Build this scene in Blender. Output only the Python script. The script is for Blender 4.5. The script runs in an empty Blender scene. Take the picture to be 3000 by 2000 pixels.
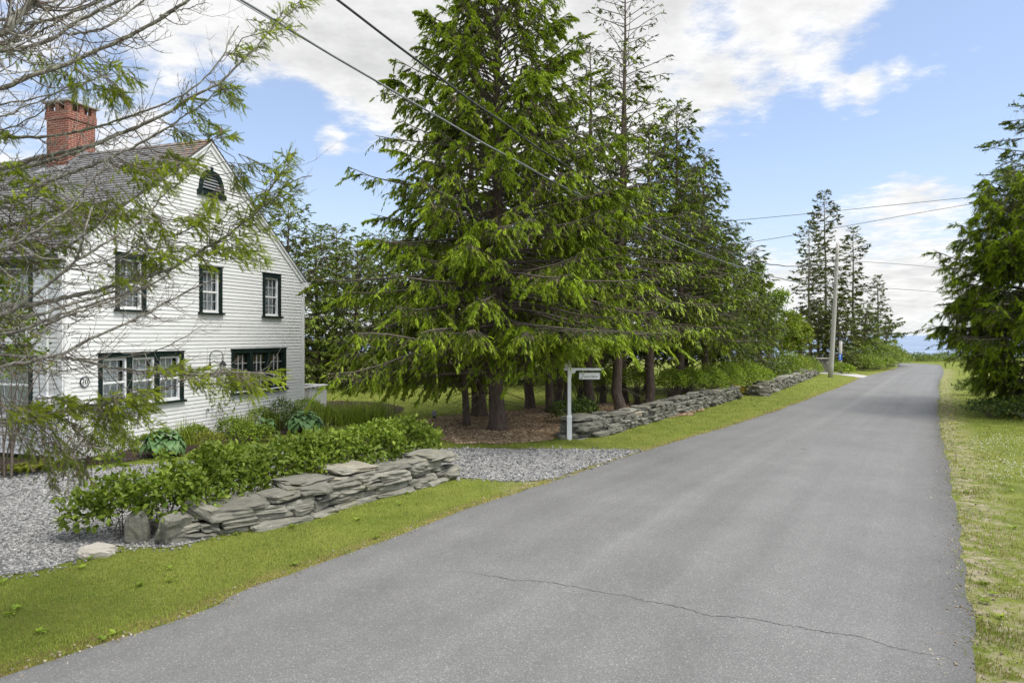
import bpy, bmesh, math, random
import numpy as np
from mathutils import Vector

SC = bpy.context.scene
COL = SC.collection
R_ = math.radians

# ------------------------------------------------------------------ camera, world, sun, exposure
CAM_H, FPX, HOR = 3.0, 2000.0, 981.0
cam = bpy.data.cameras.new("camera")
cam.sensor_width = 36.0
cam.lens = 24.0
cam.shift_y = -19.0 / 3000.0
cam.clip_start, cam.clip_end = 0.05, 20000.0
co = bpy.data.objects.new("camera", cam)
COL.objects.link(co)
co.location = (0, 0, CAM_H)
co.rotation_euler = (R_(90), 0, 0)
SC.camera = co
SC.view_settings.view_transform = 'Standard'
SC.view_settings.look = 'None'
SC.view_settings.gamma = 1.0
SC.view_settings.use_curve_mapping = False
SC.view_settings.exposure = 0.82

SUN_EL, SUN_AZ = 60.0, 112.0          # azimuth clockwise from +Y
sl = bpy.data.lights.new("sun", 'SUN')
sl.energy = 1.35
sl.angle = R_(15.0)
sl.color = (1.0, 0.95, 0.87)
so = bpy.data.objects.new("sun", sl)
COL.objects.link(so)
sd = Vector((math.sin(R_(SUN_AZ)) * math.cos(R_(SUN_EL)), math.cos(R_(SUN_AZ)) * math.cos(R_(SUN_EL)), math.sin(R_(SUN_EL))))
so.rotation_euler = (-sd).to_track_quat('-Z', 'Y').to_euler()


def build_world():
    w = bpy.data.worlds.new("World")
    SC.world = w
    w.use_nodes = True
    nt = w.node_tree
    nt.nodes.clear()
    L = nt.links.new

    def nd(t, **kw):
        n = nt.nodes.new(t)
        for k, v in kw.items():
            setattr(n, k, v)
        return n

    def math_(op, a, b=None, clamp=False):
        n = nd('ShaderNodeMath', operation=op, use_clamp=clamp)
        for i, x in enumerate((a, b)):
            if x is None:
                continue
            if isinstance(x, (int, float)):
                n.inputs[i].default_value = x
            else:
                L(x, n.inputs[i])
        return n.outputs[0]
    tc = nd('ShaderNodeTexCoord')
    dirv = tc.outputs['Generated']
    sky = nd('ShaderNodeTexSky', sky_type='NISHITA', sun_disc=False)
    sky.sun_elevation = R_(SUN_EL)
    sky.sun_rotation = R_(SUN_AZ)
    sky.altitude = 0
    sky.air_density, sky.dust_density, sky.ozone_density = 1.0, 0.6, 1.2
    sep = nd('ShaderNodeSeparateXYZ')
    L(dirv, sep.inputs[0])
    z = math_('MAXIMUM', sep.outputs[2], 0.0)
    zz = math_('ADD', z, 0.10)
    comb = nd('ShaderNodeCombineXYZ')
    L(math_('DIVIDE', sep.outputs[0], zz), comb.inputs[0])
    L(math_('DIVIDE', sep.outputs[1], zz), comb.inputs[1])
    n1 = nd('ShaderNodeTexNoise')
    n1.inputs['Scale'].default_value = 0.95
    n1.inputs['Detail'].default_value = 10
    n1.inputs['Roughness'].default_value = 0.60
    n1.inputs['Distortion'].default_value = 0.25
    L(comb.outputs[0], n1.inputs['Vector'])
    n2 = nd('ShaderNodeTexNoise')
    n2.inputs['Scale'].default_value = 8.5
    n2.inputs['Detail'].default_value = 8
    n2.inputs['Roughness'].default_value = 0.68
    L(comb.outputs[0], n2.inputs['Vector'])
    cov = math_('ADD', math_('MULTIPLY', n1.outputs['Fac'], 0.8), math_('MULTIPLY', n2.outputs['Fac'], 0.72))
    # cloud banks and clear gaps of that day's sky, as directions: (px, py of the direction, inner deg, outer deg, weight)
    for px, py, r0, r1, wgt in CLOUDS:
        v = Vector(((px - 1500) / FPX, 1.0, (HOR - py) / FPX)).normalized()
        dp = nd('ShaderNodeVectorMath', operation='DOT_PRODUCT')
        L(dirv, dp.inputs[0])
        dp.inputs[1].default_value = v
        mr = nd('ShaderNodeMapRange', interpolation_type='SMOOTHSTEP')
        L(dp.outputs['Value'], mr.inputs['Value'])
        mr.inputs['From Min'].default_value = math.cos(R_(r1))
        mr.inputs['From Max'].default_value = math.cos(R_(r0))
        mr.inputs['To Min'].default_value = 0
        mr.inputs['To Max'].default_value = wgt
        cov = math_('ADD', cov, mr.outputs['Result'])
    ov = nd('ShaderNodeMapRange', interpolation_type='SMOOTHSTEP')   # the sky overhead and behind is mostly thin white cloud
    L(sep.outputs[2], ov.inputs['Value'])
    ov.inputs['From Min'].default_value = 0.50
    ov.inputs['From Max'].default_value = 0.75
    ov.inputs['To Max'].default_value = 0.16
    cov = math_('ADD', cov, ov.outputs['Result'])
    dens = nd('ShaderNodeMapRange', interpolation_type='SMOOTHSTEP')
    L(cov, dens.inputs['Value'])
    dens.inputs['From Min'].default_value = 0.62
    dens.inputs['From Max'].default_value = 0.98
    # cloud shade: thick parts a little greyer
    shade = nd('ShaderNodeMapRange')
    L(cov, shade.inputs['Value'])
    shade.inputs['From Min'].default_value = 0.85
    shade.inputs['From Max'].default_value = 1.45
    shade.inputs['To Min'].default_value = 1.0
    shade.inputs['To Max'].default_value = 0.80
    n3 = nd('ShaderNodeTexNoise')
    n3.inputs['Scale'].default_value = 2.3
    n3.inputs['Detail'].default_value = 6
    L(comb.outputs[0], n3.inputs['Vector'])
    sh2 = math_('ADD', math_('MULTIPLY', math_('SUBTRACT', n3.outputs['Fac'], 0.5), 0.70), shade.outputs['Result'])
    sh2 = math_('ADD', sh2, math_('MULTIPLY', math_('SUBTRACT', n2.outputs['Fac'], 0.5), 0.75))
    # thin cloud brighter towards the veiled sun: off-frame glow added as soft fill
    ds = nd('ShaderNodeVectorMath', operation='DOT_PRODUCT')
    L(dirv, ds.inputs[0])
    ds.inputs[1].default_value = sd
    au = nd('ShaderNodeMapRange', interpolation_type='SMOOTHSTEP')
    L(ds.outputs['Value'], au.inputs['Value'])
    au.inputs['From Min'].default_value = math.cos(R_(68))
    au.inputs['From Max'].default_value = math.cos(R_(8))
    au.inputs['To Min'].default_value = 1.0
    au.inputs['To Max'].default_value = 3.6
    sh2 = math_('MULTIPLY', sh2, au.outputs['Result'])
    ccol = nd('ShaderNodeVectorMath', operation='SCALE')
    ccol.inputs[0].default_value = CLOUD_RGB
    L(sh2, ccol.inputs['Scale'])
    # haze near the horizon whitens the sky
    hz = nd('ShaderNodeMapRange', interpolation_type='SMOOTHSTEP')
    L(z, hz.inputs['Value'])
    hz.inputs['From Min'].default_value = 0.0
    hz.inputs['From Max'].default_value = 0.30
    hz.inputs['To Min'].default_value = 0.62
    hz.inputs['To Max'].default_value = 0.29
    skyg = nd('ShaderNodeVectorMath', operation='MULTIPLY')
    L(sky.outputs[0], skyg.inputs[0])
    skyg.inputs[1].default_value = (0.74, 0.75, 0.82)
    mh = nd('ShaderNodeMix', data_type='RGBA')
    L(hz.outputs['Result'], mh.inputs[0])
    L(skyg.outputs[0], mh.inputs[6])
    mh.inputs[7].default_value = (*HAZE_RGB, 1)
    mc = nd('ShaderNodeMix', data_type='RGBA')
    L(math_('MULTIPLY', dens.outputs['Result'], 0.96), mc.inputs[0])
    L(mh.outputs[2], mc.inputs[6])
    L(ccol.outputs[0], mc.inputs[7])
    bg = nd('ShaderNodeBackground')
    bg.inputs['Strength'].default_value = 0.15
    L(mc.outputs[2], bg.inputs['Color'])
    out = nd('ShaderNodeOutputWorld')
    L(bg.outputs[0], out.inputs[0])


CLOUD_RGB = (3.72, 3.70, 3.66)
HAZE_RGB = (2.75, 3.05, 3.45)
CLOUDS = [
    (250, 60, 8, 22, 0.12), (1000, 150, 6, 13, 0.22), (800, 60, 6, 16, 0.10), (1500, 60, 6, 18, 0.14),
    (2150, 140, 5, 14, 0.15), (2420, 60, 2, 7, 0.16), (2620, 10, 1, 5, 0.14), (2120, 330, 1.5, 5, 0.16), (2330, 240, 1, 4, .12), (1750, -200, 8, 24, 0.10),
    (900, 500, 4, 9, -0.40), (740, 420, 3, 7.5, -0.36), (700, 640, 3, 9, -0.25), (1100, 700, 3, 9, -0.2),
    (2600, 430, 6, 12, -0.30), (2900, 150, 5, 10, -0.22), (2250, 520, 4, 9, -0.25), (2950, 430, 4, 11, -0.3), (2050, 500, 2, 6, -0.20),
    (2090, 60, .6, 3.0, -0.20), (2210, 190, .5, 2.6, -0.16), (2010, 250, .4, 2.4, -0.14), (2350, 90, .4, 2, -.12), (330, 200, .5, 4, -0.20), (640, 180, .4, 3.0, -.12), (120, 330, 1, 4, -0.14), (560, 250, 1, 4, -.08),
    (2500, 290, .4, 2.6, 0.30), (2600, 255, .4, 2.8, 0.34), (2700, 215, .4, 2.8, 0.36), (2800, 170, .4, 2.8, 0.38), (2910, 120, .4, 2.6, .36),
    (2620, 690, 3.5, 7.5, 0.42), (2760, 620, 2, 5, 0.25), (2330, 740, 2, 5, 0.2),
    (960, 415, 0.6, 1.8, 0.30),
]
build_world()

# ------------------------------------------------------------------ pixel -> place helpers (used to read positions off the photograph)


def G(px, py, z=0.0):
    y = (CAM_H - z) * FPX / (py - HOR)
    return np.array([(px - 1500) / FPX * y, y, z])


def P(px, py, y):
    return np.array([(px - 1500) / FPX * y, y, CAM_H - (py - HOR) / FPX * y])


# ------------------------------------------------------------------ mesh builder
class MB:
    def __init__(s):
        s.v, s.f, s.m, s.a, s.n = [], [], [], [], 0

    def add(s, V, faces, mat=0, var=0.5):
        V = np.asarray(V, float).reshape(-1, 3)
        b = s.n
        s.v.append(V)
        s.n += len(V)
        s.a.append(np.broadcast_to(np.asarray(var, float), (len(V),)))
        by = {}
        for f in faces:
            by.setdefault(len(f), []).append(f)
        for k, fl in by.items():
            A = np.asarray(fl, np.int64) + b
            s.f.append(A)
            s.m.append(np.full(len(A), mat, np.int32))

    def inst(s, tv, tf, Rm, T, mat=0, var=None):
        """copies of a small template (leaf, shoot, blade) inside ONE foliage mesh; Rm (m,3,3) columns are the axes"""
        m = len(T)
        if m == 0:
            return
        n = len(tv)
        V = np.einsum('mij,nj->mni', Rm, tv) + T[:, None, :]
        b = s.n
        s.v.append(V.reshape(-1, 3))
        s.n += m * n
        if var is None:
            var = np.full(m, .5)
        s.a.append(np.repeat(var, n))
        off = (np.arange(m) * n)[:, None, None] + b
        for k, fl in tf.items():
            A = (np.asarray(fl)[None] + off).reshape(-1, k)
            s.f.append(A)
            s.m.append(np.full(len(A), mat, np.int32))

    def box(s, p, ax, ay, az, mat=0, var=0.5):
        p, ax, ay, az = map(np.asarray, (p, ax, ay, az))
        V = [p + i * ax + j * ay + k * az for k in (0, 1) for j in (0, 1) for i in (0, 1)]
        F = [(0, 2, 3, 1), (4, 5, 7, 6), (0, 1, 5, 4), (2, 6, 7, 3), (0, 4, 6, 2), (1, 3, 7, 5)]
        if np.dot(np.cross(ax, ay), az) < 0:
            F = [f[::-1] for f in F]
        s.add(V, F, mat, var)

    def tubes(s, Pm, rad, sides=4, mat=0, var=None, cap=True):
        Pm = np.asarray(Pm, float)
        if Pm.ndim == 2:
            Pm = Pm[None]
        m, k, _ = Pm.shape
        if m == 0:
            return
        rad = np.broadcast_to(np.asarray(rad, float), (m, k))
        T = np.gradient(Pm, axis=1)
        T /= np.linalg.norm(T, axis=2, keepdims=True) + 1e-9
        up = np.where(np.abs(T[:, :1, 2:3]) > .9, np.array([1., 0, 0]), np.array([0, 0, 1.]))
        A = np.cross(T, np.broadcast_to(up, T.shape))
        A /= np.linalg.norm(A, axis=2, keepdims=True) + 1e-9
        B = np.cross(T, A)
        th = np.arange(sides) * 2 * np.pi / sides
        V = Pm[:, :, None, :] + rad[:, :, None, None] * (np.cos(th)[:, None] * A[:, :, None, :] + np.sin(th)[:, None] * B[:, :, None, :])
        b = s.n
        s.v.append(V.reshape(-1, 3))
        s.n += m * k * sides
        if var is None:
            var = np.full(m, .5)
        s.a.append(np.repeat(np.broadcast_to(var, (m,)), k * sides))
        idx = np.arange(m * k * sides).reshape(m, k, sides) + b
        q = np.stack([idx[:, :-1], np.roll(idx[:, :-1], -1, 2), np.roll(idx[:, 1:], -1, 2), idx[:, 1:]], -1).reshape(-1, 4)
        s.f.append(q)
        s.m.append(np.full(len(q), mat, np.int32))
        if cap and sides >= 3:
            for e, rv in ((0, False), (k - 1, True)):
                c = idx[:, e]
                c = c if rv else c[:, ::-1]
                s.f.append(c.reshape(-1, sides))
                s.m.append(np.full(m, mat, np.int32))

    def build(s, name, mats, parent=None, smooth=False):
        me = bpy.data.meshes.new(name)
        if s.n:
            V = np.concatenate(s.v).astype(np.float32)
            me.vertices.add(len(V))
            me.vertices.foreach_set('co', V.ravel())
            lt = np.concatenate([np.full(len(f), f.shape[1], np.int32) for f in s.f])
            ls = np.concatenate([[0], np.cumsum(lt)[:-1]]).astype(np.int32)
            li = np.concatenate([f.ravel() for f in s.f]).astype(np.int32)
            me.loops.add(len(li))
            me.loops.foreach_set('vertex_index', li)
            me.polygons.add(len(lt))
            me.polygons.foreach_set('loop_start', ls)
            me.polygons.foreach_set('loop_total', lt)
            me.polygons.foreach_set('material_index', np.concatenate(s.m))
            me.polygons.foreach_set('use_smooth', np.full(len(lt), smooth, bool))
            at = me.attributes.new('v', 'FLOAT', 'POINT')
            at.data.foreach_set('value', np.concatenate(s.a).astype(np.float32))
        for m_ in (mats if isinstance(mats, (list, tuple)) else [mats]):
            me.materials.append(m_)
        me.update(calc_edges=True)
        me.validate()
        o = bpy.data.objects.new(name, me)
        COL.objects.link(o)
        if parent is not None:
            o.parent = parent
        return o


def tag(o, label=None, cat=None, group=None, kind=None):
    for k, v in (('label', label), ('category', cat), ('group', group), ('kind', kind)):
        if v:
            o[k] = v
    return o


def thing(name, label, cat, loc=(0, 0, 0), rz=0.0, group=None):
    o = bpy.data.objects.new(name, None)
    o.empty_display_size = .2
    COL.objects.link(o)
    o.location = loc
    o.rotation_euler = (0, 0, rz)
    return tag(o, label, cat, group)


def part_label(o, label):
    o['label'] = label
    return o


def frames(d, rng=None, roll=None, up=None):
    """rotation matrices whose Y axis is d; Z axis close to `up` (or random)"""
    d = d / (np.linalg.norm(d, axis=1, keepdims=True) + 1e-9)
    if up is None:
        up = rng.normal(size=d.shape)
    x = np.cross(d, up)
    x /= np.linalg.norm(x, axis=1, keepdims=True) + 1e-9
    z = np.cross(x, d)
    return np.stack([x, d, z], 2)


# ------------------------------------------------------------------ materials
def base_mat(name):
    m = bpy.data.materials.new(name)
    m.use_nodes = True
    nt = m.node_tree
    return m, nt, nt.nodes['Principled BSDF']


class NT:
    def __init__(s, nt):
        s.nt = nt

    def n(s, t, **kw):
        x = s.nt.nodes.new(t)
        for k, v in kw.items():
            setattr(x, k, v)
        return x

    def link(s, a, b):
        s.nt.links.new(a, b)

    def noise(s, scale, detail=4, rough=.55, vec=None, out='Fac', dist=0.0):
        x = s.n('ShaderNodeTexNoise')
        x.inputs['Scale'].default_value = scale
        x.inputs['Detail'].default_value = detail
        x.inputs['Roughness'].default_value = rough
        x.inputs['Distortion'].default_value = dist
        s.link(vec if vec is not None else s.obj(), x.inputs['Vector'])
        return x.outputs[out]

    def obj(s):
        if not hasattr(s, '_o'):
            s._o = s.n('ShaderNodeTexCoord').outputs['Object']
        return s._o

    def scalev(s, vec, sc):
        x = s.n('ShaderNodeMapping')
        s.link(vec, x.inputs['Vector'])
        x.inputs['Scale'].default_value = sc
        return x.outputs[0]

    def vor(s, scale, vec=None, feature='F1', out='Distance', rand=1.0):
        x = s.n('ShaderNodeTexVoronoi', feature=feature)
        x.inputs['Scale'].default_value = scale
        x.inputs['Randomness'].default_value = rand
        s.link(vec if vec is not None else s.obj(), x.inputs['Vector'])
        return x.outputs[out]

    def ramp(s, fac, stops, interp='LINEAR'):
        x = s.n('ShaderNodeValToRGB')
        x.color_ramp.interpolation = interp
        e = x.color_ramp.elements
        while len(e) < len(stops):
            e.new(.5)
        for el, (p, c) in zip(e, stops):
            el.position = p
            el.color = (*c, 1) if len(c) == 3 else c
        s.link(fac, x.inputs[0])
        return x.outputs[0]

    def mix(s, fac, a, b, mode='MIX'):
        x = s.n('ShaderNodeMix', data_type='RGBA', blend_type=mode)
        for i, q in ((0, fac), (6, a), (7, b)):
            if hasattr(q, 'is_output'):
                s.link(q, x.inputs[i])
            else:
                x.inputs[i].default_value = q if i == 0 else (*q, 1)
        return x.outputs[2]

    def math(s, op, a, b=None, clamp=False):
        x = s.n('ShaderNodeMath', operation=op, use_clamp=clamp)
        for i, q in enumerate((a, b)):
            if q is None:
                continue
            if hasattr(q, 'is_output'):
                s.link(q, x.inputs[i])
            else:
                x.inputs[i].default_value = q
        return x.outputs[0]

    def rng(s, v, a, b, c=0., d=1.):
        x = s.n('ShaderNodeMapRange')
        s.link(v, x.inputs[0])
        for i, q in enumerate((a, b, c, d)):
            x.inputs[1 + i].default_value = q
        return x.outputs[0]

    def attr(s, name='v'):
        return s.n('ShaderNodeAttribute', attribute_name=name).outputs['Fac']

    def bump(s, h, strength=.5, dist=.01):
        x = s.n('ShaderNodeBump')
        x.inputs['Strength'].default_value = strength
        x.inputs['Distance'].default_value = dist
        s.link(h, x.inputs['Height'])
        return x.outputs[0]


def mat_noise(name, c1, c2, scale=8, rough=.8, bump=0., bscale=40, bdist=.01, spec=.25, detail=5, usev=0., stretch=None, c3=None, s3=3, t3=(.55, .7), metal=0):
    m, nt, b = base_mat(name)
    t = NT(nt)
    vec = t.scalev(t.obj(), stretch) if stretch else t.obj()
    c = t.mix(t.rng(t.noise(scale, detail, .6, vec), .3, .7), c1, c2)
    if c3:
        c = t.mix(t.rng(t.noise(s3, 5, .65), *t3), c, c3)
    if usev:
        k = t.rng(t.attr(), 0, 1, 1 - usev, 1 + usev)
        x = t.n('ShaderNodeVectorMath', operation='SCALE')
        t.link(c, x.inputs[0])
        t.link(k, x.inputs['Scale'])
        c = x.outputs[0]
    t.link(c, b.inputs['Base Color'])
    b.inputs['Roughness'].default_value = rough
    b.inputs['Specular IOR Level'].default_value = spec
    b.inputs['Metallic'].default_value = metal
    if bump:
        t.link(t.bump(t.noise(bscale, 5, .65, vec), bump, bdist), b.inputs['Normal'])
    return m


def mat_leaf(name, cA, cB, rough=.55, trans=.34, spec=.35, nscale=.9, namt=.35):
    m, nt, b = base_mat(name)
    t = NT(nt)
    c = t.mix(t.attr(), cA, cB)
    k = t.rng(t.noise(nscale, 3), .3, .7, 1 - namt, 1 + namt)
    x = t.n('ShaderNodeVectorMath', operation='SCALE')
    t.link(c, x.inputs[0])
    t.link(k, x.inputs['Scale'])
    c = x.outputs[0]
    t.link(c, b.inputs['Base Color'])
    b.inputs['Roughness'].default_value = rough
    b.inputs['Specular IOR Level'].default_value = spec
    if trans:
        tr = t.n('ShaderNodeBsdfTranslucent')
        tc = t.mix(.5, c, (.9, 1., .25), 'MULTIPLY')
        t.link(tc, tr.inputs[0])
        ms = t.n('ShaderNodeMixShader')
        ms.inputs[0].default_value = trans
        t.link(b.outputs[0], ms.inputs[1])
        t.link(tr.outputs[0], ms.inputs[2])
        t.link(ms.outputs[0], nt.nodes['Material Output'].inputs[0])
    return m


def mat_bark(name, c1, c2, lichen=None, lt=(.55, .68), sc=9, lsc=7):
    m, nt, b = base_mat(name)
    t = NT(nt)
    vec = t.scalev(t.obj(), (1, 1, .35))
    h = t.vor(sc * 2.2, vec, 'F1')
    c = t.mix(t.rng(t.noise(sc, 6, .65, vec), .3, .7), c1, c2)
    if lichen:
        c = t.mix(t.rng(t.noise(lsc, 6, .7), *lt), c, lichen)
    t.link(c, b.inputs['Base Color'])
    b.inputs['Roughness'].default_value = .9
    b.inputs['Specular IOR Level'].default_value = .15
    t.link(t.bump(t.math('ADD', h, t.noise(sc * 5, 5)), .8, .025), b.inputs['Normal'])
    return m


def mat_glass(name, tint=(.95, .97, .98), refl=.14):
    m, nt, b = base_mat(name)
    t = NT(nt)
    gl = t.n('ShaderNodeBsdfGlossy')
    gl.inputs['Roughness'].default_value = .03
    tr = t.n('ShaderNodeBsdfTransparent')
    tr.inputs[0].default_value = (*tint, 1)
    ge = t.n('ShaderNodeNewGeometry')
    dp = t.n('ShaderNodeVectorMath', operation='DOT_PRODUCT')
    t.link(ge.outputs['Normal'], dp.inputs[0])
    t.link(ge.outputs['Incoming'], dp.inputs[1])
    f = t.math('POWER', t.math('SUBTRACT', 1.0, t.math('ABSOLUTE', dp.outputs['Value'])), 4.0)
    ms = t.n('ShaderNodeMixShader')
    t.link(t.math('ADD', t.math('MULTIPLY', f, .6), refl * .4, True), ms.inputs[0])
    t.link(tr.outputs[0], ms.inputs[1])
    t.link(gl.outputs[0], ms.inputs[2])
    t.link(ms.outputs[0], nt.nodes['Material Output'].inputs[0])
    return m


MT = {}
MT['clap'] = mat_noise('white_painted_clapboard', (.70, .70, .685), (.76, .76, .745), 3, .55, .15, 60, .004, usev=.05, stretch=(1, 1, 6), c3=(.62, .61, .57), s3=1.3, t3=(.6, .85))
MT['white'] = mat_noise('white_paint', (.76, .76, .75), (.82, .82, .81), 6, .5, .08, 50, .003)
MT['muntin'] = mat_noise('grey_white_muntin', (.46, .47, .47), (.52, .53, .53), 6, .5)  # even light grey paint, duller than the other white trim
MT['green'] = mat_noise('dark_green_trim_paint', (.008, .016, .014), (.014, .026, .022), 6, .45, .1, 60, .003)
MT['glass'] = mat_glass('window_glass')
MT['curtain'] = mat_noise('pale_curtain', (.36, .365, .37), (.50, .50, .50), 12, .9, .3, 20, .01, stretch=(6, 6, .5))
MT['blind'] = mat_noise('white_blind', (.55, .57, .58), (.62, .63, .64), 4, .8)
MT['room'] = mat_noise('dim_room', (.12, .11, .10), (.22, .19, .16), 2.5, .9)
MT['grey_metal'] = mat_noise('grey_metal', (.25, .26, .27), (.34, .35, .36), 8, .5, metal=.3)
MT['black_metal'] = mat_noise('black_metal', (.012, .014, .016), (.02, .022, .025), 8, .5)
MT['concrete'] = mat_noise('pale_concrete', (.34, .33, .31), (.48, .46, .43), 5, .9, .4, 30)
MT['navy'] = mat_noise('navy_paint', (.01, .014, .03), (.014, .02, .04), 6, .5)
MT['sign_blue'] = mat_noise('blue_sign_paint', (.01, .09, .42), (.012, .11, .48), 6, .5)
MT['ink'] = mat_noise('dark_lettering', (.035, .035, .037), (.05, .05, .052), 6, .6)
MT['lantern_glass'] = mat_noise('frosted_lantern_glass', (.5, .5, .47), (.6, .6, .57), 8, .3)


def mat_roof():
    m, nt, b = base_mat('weathered_grey_shingle')
    t = NT(nt)
    c = t.mix(t.rng(t.noise(4, 5, .6), .3, .7), (.10, .10, .105), (.19, .185, .18))
    k = t.rng(t.attr(), 0, 1, .72, 1.25)
    x = t.n('ShaderNodeVectorMath', operation='SCALE')
    t.link(c, x.inputs[0])
    t.link(k, x.inputs['Scale'])
    li = t.attr('lichen')
    f = t.math('MULTIPLY', t.rng(t.noise(9, 6, .7), .47, .60), li, True)
    c = t.mix(f, x.outputs[0], (.36, .17, .05))
    t.link(c, b.inputs['Base Color'])
    b.inputs['Roughness'].default_value = .85
    t.link(t.bump(t.noise(60, 4), .3, .006), b.inputs['Normal'])
    return m


MT['roof'] = mat_roof()


def mat_brick():
    m, nt, b = base_mat('red_brick')
    t = NT(nt)
    tc = t.n('ShaderNodeUVMap', uv_map='uv').outputs[0]
    br = t.n('ShaderNodeTexBrick')
    t.link(tc, br.inputs['Vector'])
    br.inputs['Color1'].default_value = (.24, .055, .035, 1)
    br.inputs['Color2'].default_value = (.32, .085, .05, 1)
    br.inputs['Mortar'].default_value = (.42, .33, .26, 1)
    br.inputs['Scale'].default_value = 1.0
    br.inputs['Mortar Size'].default_value = .008
    br.inputs['Brick Width'].default_value = .21
    br.inputs['Row Height'].default_value = .072
    n = t.rng(t.noise(14, 6, .65), .3, .75, .65, 1.2)
    x = t.n('ShaderNodeVectorMath', operation='SCALE')
    t.link(br.outputs[0], x.inputs[0])
    t.link(n, x.inputs['Scale'])
    c = t.mix(t.rng(t.noise(2.2, 5, .7), .62, .8), x.outputs[0], (.45, .38, .34))
    t.link(c, b.inputs['Base Color'])
    b.inputs['Roughness'].default_value = .85
    t.link(t.bump(t.math('SUBTRACT', 1.0, br.outputs['Fac']), .6, .008), b.inputs['Normal'])
    return m


MT['brick'] = mat_brick()


def mat_stone(name, c1, c2, c3, rust=(.30, .215, .13)):
    m, nt, b = base_mat(name)
    t = NT(nt)
    vec = t.scalev(t.obj(), (1, 1, 3.2))
    c = t.mix(t.rng(t.noise(5, 7, .65, vec), .3, .7), c1, c2)
    c = t.mix(t.rng(t.noise(2.6, 6, .7), .55, .68), c, c3)
    c = t.mix(t.rng(t.noise(14, 6, .7), .62, .74), c, (.50, .50, .46))
    f = t.math('MULTIPLY', t.rng(t.attr(), .90, 1.15), t.rng(t.noise(3.5, 5, .6), .4, .65), True)
    c = t.mix(f, c, rust)
    k = t.rng(t.attr(), 0, 1, .72, 1.28)
    x = t.n('ShaderNodeVectorMath', operation='SCALE')
    t.link(c, x.inputs[0])
    t.link(k, x.inputs['Scale'])
    t.link(x.outputs[0], b.inputs['Base Color'])
    b.inputs['Roughness'].default_value = .9
    b.inputs['Specular IOR Level'].default_value = .2
    h = t.math('ADD', t.noise(18, 8, .7, vec), t.math('MULTIPLY', t.noise(70, 4, .6), .35))
    t.link(t.bump(h, .8, .018), b.inputs['Normal'])
    return m


MT['stone'] = mat_stone('grey_schist', (.135, .133, .110), (.265, .255, .210), (.195, .185, .125))
MT['stone_pale'] = mat_stone('pale_granite', (.34, .31, .26), (.46, .43, .38), (.38, .34, .27))


def mat_road():
    m, nt, b = base_mat('worn_asphalt')
    t = NT(nt)
    o = t.obj()
    agg = t.vor(105, o, 'F1', 'Color')
    sepc = t.n('ShaderNodeSeparateColor')
    t.link(agg, sepc.inputs[0])
    g = t.ramp(sepc.outputs[0], [(0, (.110, .109, .107)), (.5, (.142, .141, .138)), (.90, (.174, .172, .167)), (.975, (.25, .248, .24)), (1, (.32, .315, .30))])
    big = t.math('MULTIPLY', t.rng(t.noise(.45, 6, .62), .3, .7, .87, 1.12), t.rng(t.noise(2.6, 5, .7), .3, .7, .95, 1.05))
    u, v = t.attr('u'), t.attr('w')
    cv = t.n('ShaderNodeCombineXYZ')
    t.link(t.math('MULTIPLY', u, 14.), cv.inputs[0])
    t.link(t.math('MULTIPLY', v, .05), cv.inputs[1])
    streak = t.rng(t.noise(1.0, 5, .6, cv.outputs[0]), .3, .7, .90, 1.09)
    # pale strip near the crown of the road, darker newer edge on the right
    crown = t.ramp(u, [(0, (.9, .9, .9)), (.02, (1, 1, 1)), (.36, (1, 1, 1)), (.42, (1.15, 1.15, 1.15)), (.48, (1, 1, 1)), (.90, (.99, .99, .99)), (.955, (.80, .80, .80)), (1, (.62, .62, .62))])
    x = t.n('ShaderNodeVectorMath', operation='SCALE')
    t.link(g, x.inputs[0])
    t.link(t.math('MULTIPLY', big, streak), x.inputs['Scale'])
    c = t.mix(1.0, x.outputs[0], crown, 'MULTIPLY')
    spot = t.rng(t.vor(.35, o, 'F1'), .018, .03, 1, 0)
    c = t.mix(t.math('MULTIPLY', spot, .6), c, (.035, .035, .035))
    t.link(c, b.inputs['Base Color'])
    b.inputs['Roughness'].default_value = .68
    b.inputs['Specular IOR Level'].default_value = .45
    t.link(t.bump(t.math('ADD', t.vor(75, o), t.noise(160, 3)), .55, .006), b.inputs['Normal'])
    return m


MT['road'] = mat_road()


def mat_gravel():
    m, nt, b = base_mat('crushed_stone_gravel')
    t = NT(nt)
    o = t.obj()
    warp = t.n('ShaderNodeVectorMath', operation='ADD')
    nz = t.n('ShaderNodeTexNoise')
    nz.inputs['Scale'].default_value = 30
    sc = t.n('ShaderNodeVectorMath', operation='SCALE')
    t.link(o, nz.inputs['Vector'])
    t.link(nz.outputs['Color'], sc.inputs[0])
    sc.inputs['Scale'].default_value = .02
    t.link(o, warp.inputs[0])
    t.link(sc.outputs[0], warp.inputs[1])
    sp = t.n('ShaderNodeSeparateColor')
    t.link(t.vor(26, warp.outputs[0], 'F1', 'Color'), sp.inputs[0])
    c = t.ramp(sp.outputs[0], [(0, (.09, .09, .09)), (.35, (.18, .18, .18)), (.65, (.27, .268, .262)), (.88, (.36, .352, .336)), (1, (.50, .485, .45))])
    d = t.vor(26, warp.outputs[0], 'F1')
    c = t.mix(t.rng(t.noise(.7, 4), .5, .8, 0, .35), c, (.20, .17, .13))
    c = t.mix(t.rng(t.noise(1.1, 6, .75), .60, .72, 0, .55), c, (.10, .13, .03))
    t.link(c, b.inputs['Base Color'])
    b.inputs['Roughness'].default_value = .9
    t.link(t.bump(t.math('SUBTRACT', 1.0, d), 1.0, .03), b.inputs['Normal'])
    return m


MT['gravel'] = mat_gravel()


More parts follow.
